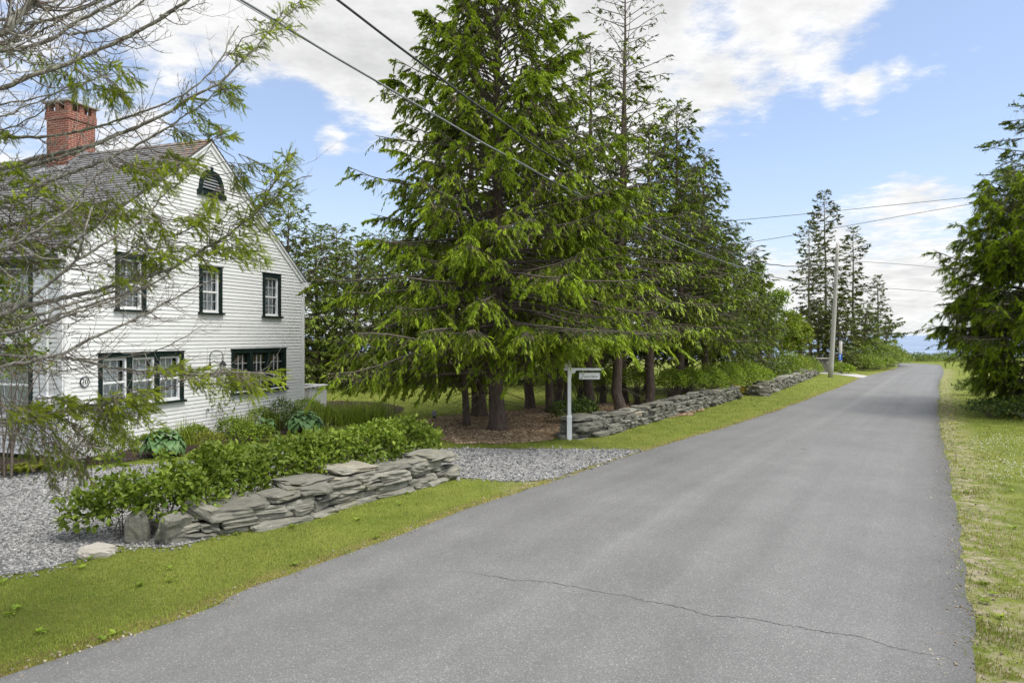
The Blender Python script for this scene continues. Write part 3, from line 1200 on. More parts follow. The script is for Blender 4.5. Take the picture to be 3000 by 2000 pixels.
def gable_vent():
    mb = MB()
    tc, hw = (vt0 + vt1) / 2, (vt1 - vt0) / 2
    zb = vz0
    hgt = vz1 - vz0
    n = 20
    # pointed-round arch profile
    th = np.linspace(0, math.pi, n)
    out = [(tc - hw * math.copysign(abs(math.cos(a)) ** .75, math.cos(a)), zb + .05 + (hgt - .05) * math.sin(a) ** .9) for a in th]
    k = .74
    inn = [(tc - hw * k * math.copysign(abs(math.cos(a)) ** .75, math.cos(a)), zb + .09 + (hgt - .05) * k * .96 * math.sin(a) ** .9) for a in th]
    for i in range(n - 1):
        o0, o1, i0, i1 = out[i], out[i + 1], inn[i], inn[i + 1]
        V = [W(*((p[0],) + (o,) + (p[1],))) for p in (o0, o1, i1, i0) for o in (-.02, .055)]
        mb.add(V, [(1, 3, 5, 7), (0, 6, 4, 2), (0, 2, 3, 1), (4, 6, 7, 5)])
    boxw(mb, tc - hw - .06, tc + hw + .06, -.02, .08, zb - .06, zb + .095)
    boxw(mb, tc - .04, tc + .04, .02, .065, vz1 - .03, vz1 + .10)
    v = hb(mb, 'gable_vent', MT['green'], house)
    mb = MB()
    V = [W(p[0], -.015, p[1]) for p in inn]
    mb.add(V, [tuple(range(n))])
    hb(mb, 'opening', MT['black_metal'], v)
    mb = MB()
    for j in range(5):
        z = zb + .16 + j * (hgt * k * .88) / 5.4
        f = min(1, max(.1, (z - zb - .09) / ((hgt - .05) * k * .96)))
        w = hw * k * math.sqrt(max(0, 1 - f ** 2.1))
        p = W(tc - w, -.005, z + .055)
        mb.box(p, DV * 2 * w, NV * .035 - UP * .05, UP * .012 + NV * .009)
    hb(mb, 'louvres', MT['grey_metal'], v)


gable_vent()


def roof():
    r = np.random.default_rng(8)
    mb = MB()
    lich = []
    ov = .09
    slope = math.hypot(WD / 2 + .25, (WD / 2 + .25) * SL)
    nrm = {}
    for side in (0, 1):
        dirt_ = -1 if side == 0 else 1
        # along-slope coordinate from the eave up
        n = 40
        ex = slope / n
        nn = (DV * dirt_ * SL + UP) / math.hypot(SL, 1)
        for i in range(n):
            a0, a1 = i / n, (i + 1) / n
            te = -.25 if side == 0 else WD + .25
            ze = EAVE - .25 * SL
            tr, zr = WD / 2, RIDGE + .02
            # each course split in shingles
            x = -ov
            while x < HL:
                w = r.uniform(.18, .5)
                x1 = min(x + w, HL + ov)
                th = .022 + r.uniform(-.004, .006)
                q = lambda f, xx, h: W(te + (tr - te) * f, -xx, ze + (zr - ze) * f) + nn * h
                V = [q(a0, x, th), q(a0, x1, th), q(a1 + .004, x1, .004), q(a1 + .004, x, .004), q(a0, x, 0), q(a0, x1, 0)]
                fl = [(0, 1, 2, 3), (4, 5, 1, 0)]
                if side == 0:
                    fl = [f[::-1] for f in fl]
                mb.add(V, fl, 0, np.clip(.5 + r.normal() * .3, 0, 1))
                lv = max(0, 1 - x / 1.7) * max(0, min(1, (a0 - .74) / .22)) + (.5 if a0 > .965 else 0) * max(0, 1 - x / 5)
                lich.append(np.full(6, min(1, lv)))
                x = x1
    # ridge cap
    for k in range(28):
        x0, x1 = -ov + k * (HL + ov) / 28, -ov + (k + 1.05) * (HL + ov) / 28
        for sgn in (-1, 1):
            q = lambda xx, s, h: W(WD / 2 + s * .13 * sgn, -xx, RIDGE + .055 - s * .13 * SL + h)
            V = [q(x0, 0, .015), q(x1, 0, 0), q(x1, 1, 0), q(x0, 1, .015)]
            mb.add(V, [(0, 1, 2, 3) if sgn > 0 else (3, 2, 1, 0)], 0, r.uniform(.3, .8))
            lich.append(np.full(4, max(0, 1 - x0 / 4)))
    # underside deck
    for side in (0, 1):
        te = -.25 if side == 0 else WD + .25
        q = lambda f, xx, h: W(te + (WD / 2 - te) * f, -xx, EAVE - .25 * SL + (RIDGE + .02 - EAVE + .25 * SL) * f - h)
        V = [q(0, -ov, .012), q(0, HL, .012), q(1, HL, .012), q(1, -ov, .012), q(0, -ov, .05), q(0, HL, .05), q(1, HL, .05), q(1, -ov, .05)]
        mb.add(V, [(0, 1, 2, 3), (4, 7, 6, 5), (0, 4, 5, 1), (3, 2, 6, 7), (0, 3, 7, 4)], 0, .3)
        lich.append(np.zeros(8))
    o = hb(mb, 'roof', MT['roof'], house)
    a = o.data.attributes.new('lichen', 'FLOAT', 'POINT')
    a.data.foreach_set('value', np.concatenate(lich).astype(np.float32))
    return o


roof_o = roof()


def uvbox(o, scale=1.0):
    me = o.data
    uv = me.uv_layers.new(name='uv')
    for p in me.polygons:
        n = p.normal
        for li in p.loop_indices:
            c = me.vertices[me.loops[li].vertex_index].co
            ha = c.x * d2[0] + c.y * d2[1]
            hb_ = c.x * NV[0] + c.y * NV[1]
            an = abs(n.x * NV[0] + n.y * NV[1])
            if abs(n.z) > .7:
                uv.data[li].uv = (ha, hb_)
            elif an > .7:
                uv.data[li].uv = (ha, c.z)
            else:
                uv.data[li].uv = (hb_ + .1, c.z)


def chimney():
    tA, tB = WD / 2 - .63, WD / 2 + .32
    oA, oB = -4.95, -5.88
    zt = 10.12
    mb = MB()
    boxw(mb, tA, tB, oB, oA, RIDGE - 1.2, zt - .26)
    boxw(mb, tA - .035, tB + .035, oB - .035, oA + .035, zt - .26, zt)
    # piers that carry the cap slab
    pz = zt + .26
    for i, tt in enumerate((tA - .02, (tA + tB) / 2 - .09, tB - .14)):
        for oo in (oA + .02 - .16, oB - .02):
            boxw(mb, tt, tt + .16, oo, oo + .16, zt, pz)
    for tt in (tA - .02, tB - .14):
        boxw(mb, tt, tt + .16, (oA + oB) / 2 - .07, (oA + oB) / 2 + .09, zt, pz)
    c = hb(mb, 'chimney', MT['brick'], house)
    uvbox(c)
    mb = MB()
    boxw(mb, tA - .10, tB + .10, oB - .10, oA + .10, pz, pz + .055)
    hb(mb, 'cap', MT['concrete'], c)
    mb = MB()
    boxw(mb, tA + .02, tB - .02, oB + .02, oA - .02, zt - .01, zt + .012)
    boxw(mb, tA + .22, tA + .50, oB + .3, oB + .6, zt, zt + .17)
    hb(mb, 'flue', MT['black_metal'], c)
    mb = MB()
    # stepped lead flashing along the slope on the near side, and an apron below
    for k in range(5):
        t0 = tA + .13 * k
        zz = RIDGE - (WD / 2 - t0) * SL
        boxw(mb, t0, t0 + .15, oA, oA + .008, zz - .05, zz + .20)
    zz = RIDGE - .63 * SL
    V = [W(tA - .30, oA + .12, zz - .30 * SL + .05), W(tA, oA + .12, zz + .05), W(tA, oB - .12, zz + .05), W(tA - .30, oB - .12, zz - .30 * SL + .05)]
    mb.add(V, [(0, 1, 2, 3)])
    hb(mb, 'flashing', MT['grey_metal'], c)


chimney()


def house_bits():
    # conduit and meter box on the left wall
    mb = MB()
    s = .44
    mb.tubes(np.array([L_(s, .06, 1.55), L_(s, .06, 3.2), L_(s + .02, .07, 4.9)]), .028, 8)
    boxl(mb, s - .13, s + .24, .02, .15, 1.28, 1.55)
    o = hb(mb, 'meter_conduit', MT['white'], house)
    part_label(o, 'white conduit pipe and meter box beside the corner board')
    mb = MB()
    p = W(t_of(603), .02, z_of(603, 1202))
    mb.tubes(np.array([p, p + NV * .09, p + NV * .10 - UP * .05]), .014, 6)
    mb.tubes(np.array([p + NV * .06 + UP * .03, p + NV * .062 + UP * .031 + DV * .001, p + NV * .075 + UP * .06]), .03, 8)
    hb(mb, 'tap', MT['grey_metal'], house)
    # number plaque
    t, z = t_of(245), z_of(245, 1118)
    pl = thing('house_number_plaque', 'round white plaque with navy rim and number 70 on clapboards', 'house number', tuple(W(t, .025, z)))
    th = np.linspace(0, 2 * math.pi, 40, endpoint=False)
    R = .125
    mb = MB()
    prof = [(R * .86, .012), (R * .87, .028), (R * .97, .028), (R, .020), (R, 0)]
    V, F = [], []
    for (rr, oo) in prof:
        V += [W(t + rr * math.cos(a), .024 + oo, z + rr * 1.04 * math.sin(a)) for a in th]
    for k in range(len(prof) - 1):
        for i in range(40):
            j = (i + 1) % 40
            F.append((k * 40 + i, (k + 1) * 40 + i, (k + 1) * 40 + j, k * 40 + j))
    mb.add(V, F)
    hb(mb, 'rim', MT['navy'], pl)
    mb = MB()
    mb.add([W(t + R * .88 * math.cos(a), .038, z + R * .9 * math.sin(a)) for a in th], [tuple(range(40))])
    hb(mb, 'face', MT['white'], pl)
    mb = MB()

    def stroke(pts, ws):
        pts = smooth_poly(pts, 40) if len(pts) > 2 else np.array([np.linspace(pts[0][k], pts[1][k], 10) for k in (0, 1)]).T
        w = np.interp(np.linspace(0, 1, len(pts)), np.linspace(0, 1, len(ws)), ws)
        nn = lat(pts)
        a, b_ = pts + nn * w[:, None], pts - nn * w[:, None]
        V = [W(t + x * 1.3, .0405, z + y * 1.3) for x, y in np.vstack([a, b_])]
        m = len(pts)
        mb.add(V, [(i, i + 1, m + i + 1, m + i) for i in range(m - 1)])
    stroke([(-.062, .030), (-.060, .050)], [.003, .003])
    stroke([(-.062, .050), (-.010, .050)], [.008, .008])
    stroke([(-.012, .050), (-.030, .012), (-.038, -.055)], [.005, .009, .011])
    th2 = np.linspace(math.pi / 2, -1.5 * math.pi, 25)
    ring = [(.034 + .024 * math.cos(a), -.002 + .054 * math.sin(a)) for a in th2]
    stroke(ring, [.004, .011, .004, .011, .004])
    hb(mb, 'numerals', MT['ink'], pl)
    # wall lantern on a scrolled bracket
    t, zt = t_of(637), z_of(637, 1026)
    zb = z_of(637, 1072)
    la = thing('wall_lantern', 'dark gooseneck wall lantern between the two lower windows', 'lantern', tuple(W(t, .02, zb)))
    t0 = t_of(613)
    mb = MB()
    cx = (t0 + t) / 2
    arc = [(t0, .03, zb + .02)] + [(t0 + (t - t0) * .5 * (1 - math.cos(a)), .03 + .17 * (1 - math.cos(a)) / 2, zt - .16 + .16 * math.sin(a)) for a in np.linspace(0, math.pi, 12)]
    arc += [(t, .20, zt - .20)]
    mb.tubes(np.array([W(*q) for q in smooth_poly(arc, 30)]), .011, 6)
    sc = [(t + .045 * math.sin(a) * (1 if a < math.pi else 1), .20, zt - .20 - .05 + .05 * math.cos(a)) for a in np.linspace(0, 2 * math.pi, 16)]
    mb.tubes(np.array([W(*q) for q in sc]), .009, 5)
    mb.box(W(t0 - .04, .018, zb - .06), DV * .08, NV * .016, UP * .16)
    hb(mb, 'bracket', MT['black_metal'], la)
    mb = MB()
    for (r0, z0, r1, z1) in ((.012, zt - .30, .035, zt - .33), (.035, zt - .33, .11, zt - .42), (.11, zt - .42, .11, zt - .44)):
        a = np.linspace(0, 2 * math.pi, 7)[:-1]
        V = [W(t + r0 * math.cos(q), .20 + r0 * math.sin(q), z0) for q in a] + [W(t + r1 * math.cos(q), .20 + r1 * math.sin(q), z1) for q in a]
        mb.add(V, [(i, (i + 1) % 6, 6 + (i + 1) % 6, 6 + i) for i in range(6)])
    for q in np.linspace(0, 2 * math.pi, 7)[:-1]:
        p0 = W(t + .085 * math.cos(q), .20 + .085 * math.sin(q), zt - .43)
        p1 = W(t + .06 * math.cos(q), .20 + .06 * math.sin(q), zt - .68)
        mb.tubes(np.array([p0, (p0 + p1) / 2, p1]), .007, 4)
    mb.box(W(t - .06, .14, zt - .70), DV * .12, NV * .12, UP * .02)
    hb(mb, 'lamp_frame', MT['black_metal'], la)
    mb = MB()
    a = np.linspace(0, 2 * math.pi, 7)[:-1]
    V = [W(t + .08 * math.cos(q), .20 + .08 * math.sin(q), zt - .44) for q in a] + [W(t + .055 * math.cos(q), .20 + .055 * math.sin(q), zt - .68) for q in a]
    mb.add(V, [(i, 6 + i, 6 + (i + 1) % 6, (i + 1) % 6) for i in range(6)])
    hb(mb, 'glass', MT['lantern_glass'], la)


house_bits()


def deck():
    dk = thing('wooden_deck', 'white railed wooden deck at the far corner of the house', 'deck', tuple(W(WD + .1, -.4, 0)))
    t0, t1 = WD + .03, 11.15
    o0 = -.25
    zt, zf = 1.02, .22
    mb = MB()
    boxw(mb, t0, t1, o0 - 3.2, o0, zf - .18, zf)
    hb(mb, 'floor', MT['concrete'], dk)
    mb = MB()
    boxw(mb, t0, t1 + .08, o0 - .12, o0 + .04, zt, zt + .045)
    boxw(mb, t0, t1, o0 - .06, o0 - .01, zf + .10, zf + .18)
    mb.box(W(t1 - .03, o0 - .12, zt + .0), DV * .12, -NV * 3.1, UP * .043)
    mb.box(W(t1 - .02, o0 - .12, zf + .10), DV * .06, -NV * 3.0, UP * .08)
    boxw(mb, t0, t1, o0 - .05, o0 - .012, zt - .12, zt - .05)
    hb(mb, 'rail', MT['white'], dk)
    mb = MB()
    for oo in (o0, o0 - 3.1):
        mb = MB()
        boxw(mb, t1 - .06, t1 + .04, oo - .10, oo, 0, zt - .001)
        hb(mb, 'post', MT['white'], dk)
    n = 13
    for i in range(n):
        mb = MB()
        tt = t0 + .07 + (t1 - t0 - .22) * i / (n - 1)
        boxw(mb, tt, tt + .045, o0 - .058, o0 - .016, zf + .181, zt - .121)
        hb(mb, 'baluster', MT['white'], dk)
    for i in range(15):
        mb = MB()
        mb.box(W(t1 - .01, o0 - .28 - i * .2, zf + .19), DV * .04, -NV * .045, UP * (zt - zf - .195))
        hb(mb, 'baluster', MT['white'], dk)
    return t0, t1, o0, zt, zf


DK = deck()

# ------------------------------------------------------------------ plant generators
SHOOT_V = np.array([(0, 0, 0), (.135, .28, .03), (-.135, .28, .03), (0, .28, -.13), (.105, .75, .0), (-.105, .75, .0), (0, .72, -.11), (0, 1.0, -.06)])
SHOOT_F = {3: [(0, 2, 1), (0, 3, 2), (0, 1, 3), (4, 5, 7), (5, 6, 7), (6, 4, 7)], 4: [(1, 2, 5, 4), (2, 3, 6, 5), (3, 1, 4, 6)]}
LOW_V = np.array([(0, 0, 0), (.19, .45, .05), (-.19, .45, .05), (0, .45, -.16), (0, 1.0, -.05)])
LOW_F = {3: [(0, 2, 1), (0, 3, 2), (0, 1, 3), (1, 2, 4), (2, 3, 4), (3, 1, 4)]}


def needle_shoot(nst=9, per=6, ln=.20, wd=.035, seed=0):
    r = np.random.default_rng(seed)
    V, F = [], []
    for i in range(nst):
        y = .02 + .90 * i / (nst - 1)
        for k in range(per):
            a = 2 * math.pi * k / per + i * 1.1 + r.normal() * .2
            c, s_ = math.cos(a), math.sin(a)
            l = ln * (1 - .35 * (i / nst)) * r.uniform(.8, 1.15)
            fw = .52
            b0 = np.array((.012 * c, y, .012 * s_))
            tip = b0 + np.array((c * l, l * fw, s_ * l * (1 if s_ > 0 else .8)))
            sd = np.array((-s_, 0, c)) * wd
            n = len(V)
            V += [b0 - sd, b0 + sd, tip]
            F.append((n, n + 1, n + 2))
    n = len(V)
    V += [(.016, 0, 0), (-.010, 0, .012), (-.010, 0, -.012), (0, 1.04, 0)]
    F += [(n, n + 1, n + 3), (n + 1, n + 2, n + 3), (n + 2, n, n + 3)]
    return np.array(V), {3: F}


NEED_V, NEED_F = needle_shoot()
MIDN_V, MIDN_F = needle_shoot(5, 4, .26, .075, 3)
_nv, _nf = needle_shoot(5, 4, .22, .045, 5)
FUZZ_V = np.vstack([SHOOT_V * np.array([.80, 1, .80]), _nv * np.array([1, .93, 1])])
FUZZ_F = {3: SHOOT_F[3] + [tuple(i + len(SHOOT_V) for i in f) for f in _nf[3]], 4: SHOOT_F[4]}
NEED_V, NEED_F = needle_shoot(9, 6, .20, .028)
LEAF_V = np.array([(0, 0, 0), (-.26, .30, .07), (.26, .30, .07), (0, .33, 0), (-.22, .68, .04), (.22, .68, .04), (0, 1.0, -.10)])
LEAF_F = {3: [(0, 3, 1), (0, 2, 3)], 4: [(1, 3, 6, 4), (3, 2, 5, 6)]}
LEAFS_V = np.array([(0, 0, 0), (-.30, .5, .06), (.30, .5, .06), (0, 1.0, -.05)])
LEAFS_F = {3: [(0, 3, 1), (0, 2, 3)]}


def unit(a):
    return a / (np.linalg.norm(a, axis=-1, keepdims=True) + 1e-9)


def conifer(name, label, loc, H, R, cb, tr, seed, prof, nb=120, sp1=.20, sp2=.10, sl=.17, droop=.5, hang=.35, a_top=.8, a_bot=-.05,
            new=.55, mats=('spr_new', 'spr_old', 'twig'), tmpl='shoot', group=None, lean=(0, 0), fill=1.7, bare=.18, blk=.42, lmin=.35, cat='tree', dead=0, bark='bark', skew=None, branch_r=1.0, flare=1.0, zfloor=None, brown=.45, clump=.55, fing=None):
    r = np.random.default_rng(seed)
    root = thing(name, label, cat, loc, 0, group)
    # trunk
    k = 14
    zz = np.concatenate([[-.05, .12, .35, .8], np.linspace(1.6, H, k - 4)])
    wob = np.stack([np.convolve(r.normal(size=k + 4), np.ones(5) / 5, 'valid') * .12 * (zz > .5), np.convolve(r.normal(size=k + 4), np.ones(5) / 5, 'valid') * .12 * (zz > .5)], 1)
    tp = np.stack([wob[:, 0] + lean[0] * np.clip(zz / H, 0, 1) ** 1.3, wob[:, 1] + lean[1] * np.clip(zz / H, 0, 1) ** 1.3, zz], 1)
    rad = tr * np.clip(1 - zz / H, .02, 1) ** .8
    rad[:4] = tr * np.array([1 + .75 * flare, 1 + .38 * flare, 1 + .14 * flare, 1.02])
    mb = MB()
    # a fluted root flare
    sides = 14
    mb.tubes(tp, rad, sides)
    V = mb.v[0].reshape(k, sides, 3)
    fl = 1 + .14 * flare * np.sin(np.arange(sides) * 2.4 + seed)
    for q in range(3):
        c = tp[q]
        V[q] = c + (V[q] - c) * (1 + (fl - 1) * (1 - q / 3.2))[:, None]
    mb.v[0] = V.reshape(-1, 3)
    mb.build('trunk', MT[bark], root, True)
    tx = lambda h: np.stack([np.interp(h, zz, tp[:, 0]), np.interp(h, zz, tp[:, 1])], -1)
    # primary branches
    u = (np.arange(nb) + r.uniform(0, 1, nb)) / nb
    hh = cb + (H - cb - .15) * u ** .95
    rel = (hh - cb) / (H - cb)
    Lb = R * prof(rel) * r.uniform(.62, 1.14, nb) + .12
    az = np.arange(nb) * 2.39996 + r.normal(size=nb) * .45
    if skew is not None:
        Lb = Lb * (1 + skew[1] * np.cos(az - skew[0]))
    a0 = a_bot + (a_top - a_bot) * rel ** 1.1 + r.normal(size=nb) * .10
    sag = droop * (1 - .75 * rel) * r.uniform(.6, 1.3, nb)
    if zfloor:
        zf = zfloor(az) if callable(zfloor) else zfloor
        sag = np.clip(np.minimum(sag, (a0 + (hh - zf) / Lb) / .45), -1.0, None)
    bend = r.normal(size=nb) * .18
    base = tx(hh)
    ca, sa = np.cos(az), np.sin(az)

    def prim(i, t):
        L = Lb[i]
        x = L * t * (1 - .06 * t)
        y = L * bend[i] * t * t
        z = hh[i] + L * (a0[i] * t - sag[i] * t ** 2 + .55 * sag[i] * t ** 4)
        return np.stack([base[i, 0] + ca[i] * x - sa[i] * y, base[i, 1] + sa[i] * x + ca[i] * y, z], -1)
    K = 8
    ts = np.linspace(0, 1, K)
    ii = np.repeat(np.arange(nb), K).reshape(nb, K)
    Pp = prim(ii, np.broadcast_to(ts, (nb, K)))
    mb = MB()
    br = (.008 + .0085 * Lb[:, None] * (1 - ts) ** .8) * branch_r
    mb.tubes(Pp, br, 4, 2, r.uniform(0, 1, nb), cap=False)
    if dead:
        nd_ = dead
        h = r.uniform(cb * .35, cb + (H - cb) * .55, nd_)
        a = r.uniform(0, 6.28, nd_)
        L = R * r.uniform(.15, .5, nd_)
        t = np.linspace(0, 1, 5)
        bs = tx(h)
        D = np.stack([bs[:, :1] + np.cos(a)[:, None] * L[:, None] * t, bs[:, 1:] + np.sin(a)[:, None] * L[:, None] * t, h[:, None] - L[:, None] * (.12 * t + .25 * t * t)], -1)
        mb.tubes(D, .014 * (1 - .8 * t), 3, 2, r.uniform(0, 1, nd_), cap=False)
    # branchlets
    nl = np.maximum(2, (Lb / sp1 * 1.0).astype(int))
    idx = np.repeat(np.arange(nb), nl)
    m = len(idx)
    t = bare + (1 - bare) * r.uniform(0, 1, m) ** .8
    p0 = prim(idx, t)
    tg = unit(prim(idx, np.minimum(t + .04, 1.04)) - p0)
    side = np.where(r.uniform(size=m) < .5, -1., 1.)[:, None]
    lt = unit(np.cross(tg, np.array([0, 0, 1.])))
    ang = R_(52) + r.normal(size=m) * .35
    bl = (blk * (1.08 - t) * np.clip(Lb[idx], .3, 3.2) + lmin * .55) * r.uniform(.55, 1.2, m)
    dr = tg * np.cos(ang)[:, None] + lt * side * np.sin(ang)[:, None] + np.array([0, 0, 1.]) * (-hang * r.uniform(.2, 1.5, m))[:, None]
    dr = unit(dr)
    # branch tips
    p0 = np.vstack([p0, prim(np.arange(nb), np.full(nb, .86))])
    dr = np.vstack([dr, unit(prim(np.arange(nb), np.ones(nb)) - prim(np.arange(nb), np.full(nb, .86)))])
    bl = np.concatenate([bl, .20 * Lb + .14])
    idx = np.concatenate([idx, np.arange(nb)])
    m = len(idx)
    gs = hang * r.uniform(.3, 1.4, m)

    def lett(i, s):
        return p0[i] + dr[i] * (bl[i] * s)[..., None] - np.array([0, 0, 1.]) * (gs[i] * bl[i] * s * s)[..., None]
    ts2 = np.linspace(0, 1, 4)
    im = np.repeat(np.arange(m), 4).reshape(m, 4)
    mb.tubes(lett(im, np.broadcast_to(ts2, (m, 4))), .0065 * branch_r * (1.15 - ts2), 3, 2, r.uniform(0, 1, m), cap=False)
    # needle shoots
    vig = np.exp(r.normal(0, clump, m)) * np.exp(r.normal(0, clump * .8, nb))[idx]
    vig /= vig.mean()
    nsht = np.maximum(1, (bl / sp2 * fill * 2 * vig).astype(int))
    j = np.repeat(np.arange(m), nsht)
    n = len(j)
    s = .08 + .94 * r.uniform(0, 1, n) ** .75
    q0 = lett(j, s)
    tg2 = unit(lett(j, np.minimum(s + .05, 1.06)) - q0)
    rnd = r.normal(size=(n, 3)) * np.array([.75, .75, .42])
    dd = unit(tg2 + rnd * .75 + np.array([0, 0, 1.]) * (-.30 * hang / .35 + .12))
    if fing:
        out = unit(np.stack([ca, sa, 0 * ca], 1))[idx[j]]
        dd = unit(tg2 * .55 + out * .25 + rnd * fing[0] + np.array([0, 0, -fing[1]]))
    ln = sl * r.uniform(.6, 1.25, n)
    Rm = frames(dd, up=np.array([0, 0, 1.]) + r.normal(size=(n, 3)) * .35) * ln[:, None, None]
    isnew = r.uniform(size=n) < new * np.clip((s - .25) / .5, .08, 1) * (.55 + .6 * t_outer(q0, base, idx, j, Lb))
    tv, tf = {'shoot': (SHOOT_V, SHOOT_F), 'low': (LOW_V, LOW_F), 'need': (NEED_V, NEED_F), 'mid': (MIDN_V, MIDN_F), 'fuzz': (FUZZ_V, FUZZ_F)}[tmpl]
    var = np.clip(r.normal(.5, .25, n) + r.normal(0, .18, m)[j], 0, 1)
    mb.inst(tv, tf, Rm[isnew], q0[isnew], 0, var[isnew])
    outer = t_outer(q0, base, idx, j, Lb)
    isb = (~isnew) & (r.uniform(size=n) < brown * np.clip(1.15 - outer * 1.1, 0, 1) ** .8)
    isold = ~isnew & ~isb
    mb.inst(tv, tf, Rm[isold] * .9, q0[isold], 1, var[isold])
    mb.inst(LOW_V * np.array([.45, 1, .45]), LOW_F, Rm[isb] * 1.1, q0[isb], 3, var[isb])
    # thin hanging bare twigs inside the crown
    nh = m
    ih = r.integers(0, m, nh)
    sh = r.uniform(.1, .9, nh)
    h0 = lett(ih, sh)
    lh = r.uniform(.15, .5, nh) * sl / .18
    t3 = np.linspace(0, 1, 3)
    hd = unit(r.normal(size=(nh, 3)) * np.array([.6, .6, .3]) + np.array([0, 0, -.75 * hang - .1]))
    HT = h0[:, None] + hd[:, None] * (lh[:, None] * t3)[..., None]
    mb.tubes(HT, .004 * branch_r * (1.1 - .6 * t3), 3, 3, r.uniform(0, 1, nh), cap=False)
    mb.build('crown', [MT[a] for a in mats] + [MT['spr_brown']], root)
    return root


def t_outer(q0, base, idx, j, Lb):
    d = np.hypot(q0[:, 0] - base[idx[j], 0], q0[:, 1] - base[idx[j], 1])
    return np.clip(d / (Lb[idx[j]] + .3), 0, 1)


P_CONE = lambda x: (1 - x) ** .7 * (.75 + .25 * np.clip(x / .15, 0, 1))
P_FULL = lambda x: np.sqrt(np.clip(1 - x ** 1.7, 0, 1)) * (.8 + .2 * np.clip(x / .2, 0, 1))
P_COL = lambda x: np.clip(1 - x ** 2.4, 0, 1) ** .8
P_TUFT = lambda x: (.35 + .65 * np.abs(np.sin(x * 9.5)) ** 1.5) * (1 - x) ** .5


def at(px, depth):
    """ground position below the direction of pixel column px at a depth"""
    return ((px - 1500) / FPX * depth, depth, 0)


def bushy(name, label, loc, blobs, nleaf, size, seed, mats, stems=26, cat='shrub', group=None, tv=LEAF_V, tf=LEAF_F, shell=.45, droop=.15, upb=.5, stem_mat='twig', stem_r=.008, cluster=1, parent=None):
    """leafy plant: blobs = [(centre, radii)], leaves gathered towards the outside, stems from the base"""
    r = np.random.default_rng(seed)
    root = parent or thing(name, label, cat, loc, 0, group)
    B = [(np.array(c, float), np.array(q, float)) for c, q in blobs]
    wt = np.array([np.prod(q) ** (2 / 3) for _, q in B])
    w = r.choice(len(B), nleaf, p=wt / wt.sum())
    if cluster > 1:
        w = np.repeat(w[:nleaf // cluster + 1], cluster)[:nleaf]
    c, q = np.array([b[0] for b in B])[w], np.array([b[1] for b in B])[w]
    d = unit(r.normal(size=(nleaf, 3)))
    if cluster > 1:
        d = np.repeat(d[:nleaf // cluster + 1], cluster, 0)[:nleaf]
    d[:, 2] = np.where(d[:, 2] < -.45, -d[:, 2], d[:, 2])
    rr = shell + (1 - shell) * r.uniform(0, 1, nleaf) ** .6
    if cluster > 1:
        rr = np.repeat(rr[:nleaf // cluster + 1], cluster)[:nleaf]
    lump = 1 + .16 * np.sin(d[:, 0] * 5 + seed) * np.sin(d[:, 1] * 6 + 1.3 * seed) + .10 * np.sin(d[:, 2] * 9 + d[:, 0] * 7)
    pos = c + d * q * (rr * lump)[:, None]
    if cluster > 1:
        pos = pos + r.normal(size=pos.shape) * size * .35
    keep = pos[:, 2] > .02
    pos, d, nleaf = pos[keep], d[keep], keep.sum()
    dirs = unit(d * .7 + r.normal(size=(nleaf, 3)) * .75 + np.array([0, 0, .25 - droop]))
    up = unit(d * .45 + np.array([0, 0, upb]) + r.normal(size=(nleaf, 3)) * .38)
    ln = size * r.uniform(.45, 1.3, nleaf)
    mb = MB()
    mi = r.uniform(size=nleaf) < .5
    Rm = frames(dirs, up=up) * ln[:, None, None]
    var = np.clip(r.normal(.5, .27, nleaf), 0, 1)
    mb.inst(tv, tf, Rm[mi], pos[mi], 0, var[mi])
    mb.inst(tv, tf, Rm[~mi], pos[~mi], 1 if len(mats) > 1 else 0, var[~mi])
    mb.build('foliage', [MT[a] for a in mats], root)
    mb = MB()
    n = stems
    w = r.choice(len(B), n, p=wt / wt.sum())
    c, q = np.array([b[0] for b in B])[w], np.array([b[1] for b in B])[w]
    d = unit(r.normal(size=(n, 3)) + np.array([0, 0, .6]))
    end = c + d * q * .85
    st = np.stack([c[:, 0] * .85 + r.normal(size=n) * .1, c[:, 1] * .85 + r.normal(size=n) * .1, np.zeros(n)], 1)
    t = np.linspace(0, 1, 5)[None, :, None]
    Pm = st[:, None] * (1 - t) + end[:, None] * t
    Pm[:, :, :2] -= (end - st)[:, None, :2] * (.25 * np.sin(np.pi * t))
    mb.tubes(Pm, stem_r * (1.3 - np.linspace(0, 1, 5)), 4, 0, r.uniform(0, 1, n))
    mb.build('stems', MT[stem_mat], root)
    return root


def broad_tree(name, label, loc, H, trunk_r, blobs, nleaf, size, seed, mats, group=None, bark='bark_grey', cat='tree', tv=LEAFS_V, tf=LEAFS_F, shell=.25, cluster=5):
    root = thing(name, label, cat, loc, 0, group)
    r = np.random.default_rng(seed)
    mb = MB()
    z = np.linspace(-.05, H * .8, 8)
    tp = np.stack([np.cumsum(r.normal(size=8)) * .06, np.cumsum(r.normal(size=8)) * .06, z], 1)
    mb.tubes(tp, trunk_r * np.clip(1.15 - z / H, .1, 1.2), 8)
    mb.build('trunk', MT[bark], root, True)
    o = bushy('crown', '', loc, blobs, nleaf, size, seed + 1, mats, stems=len(blobs) * 5, tv=tv, tf=tf, shell=shell, cluster=cluster, parent=root, stem_r=min(.03, trunk_r * .3), stem_mat='twig')
    # limbs should start on the trunk, not at the ground
    lim = [c for c in root.children if c.name.split('.')[0] == 'stems'][0]
    lim.name = 'limbs'
    fo = [c for c in root.children if c.name.split('.')[0] == 'foliage'][0]
    fo.name = 'crown'
    return root

# ------------------------------------------------------------------ the spruces beside the sign
FRONT = 'spruces standing in the wood chip bed'
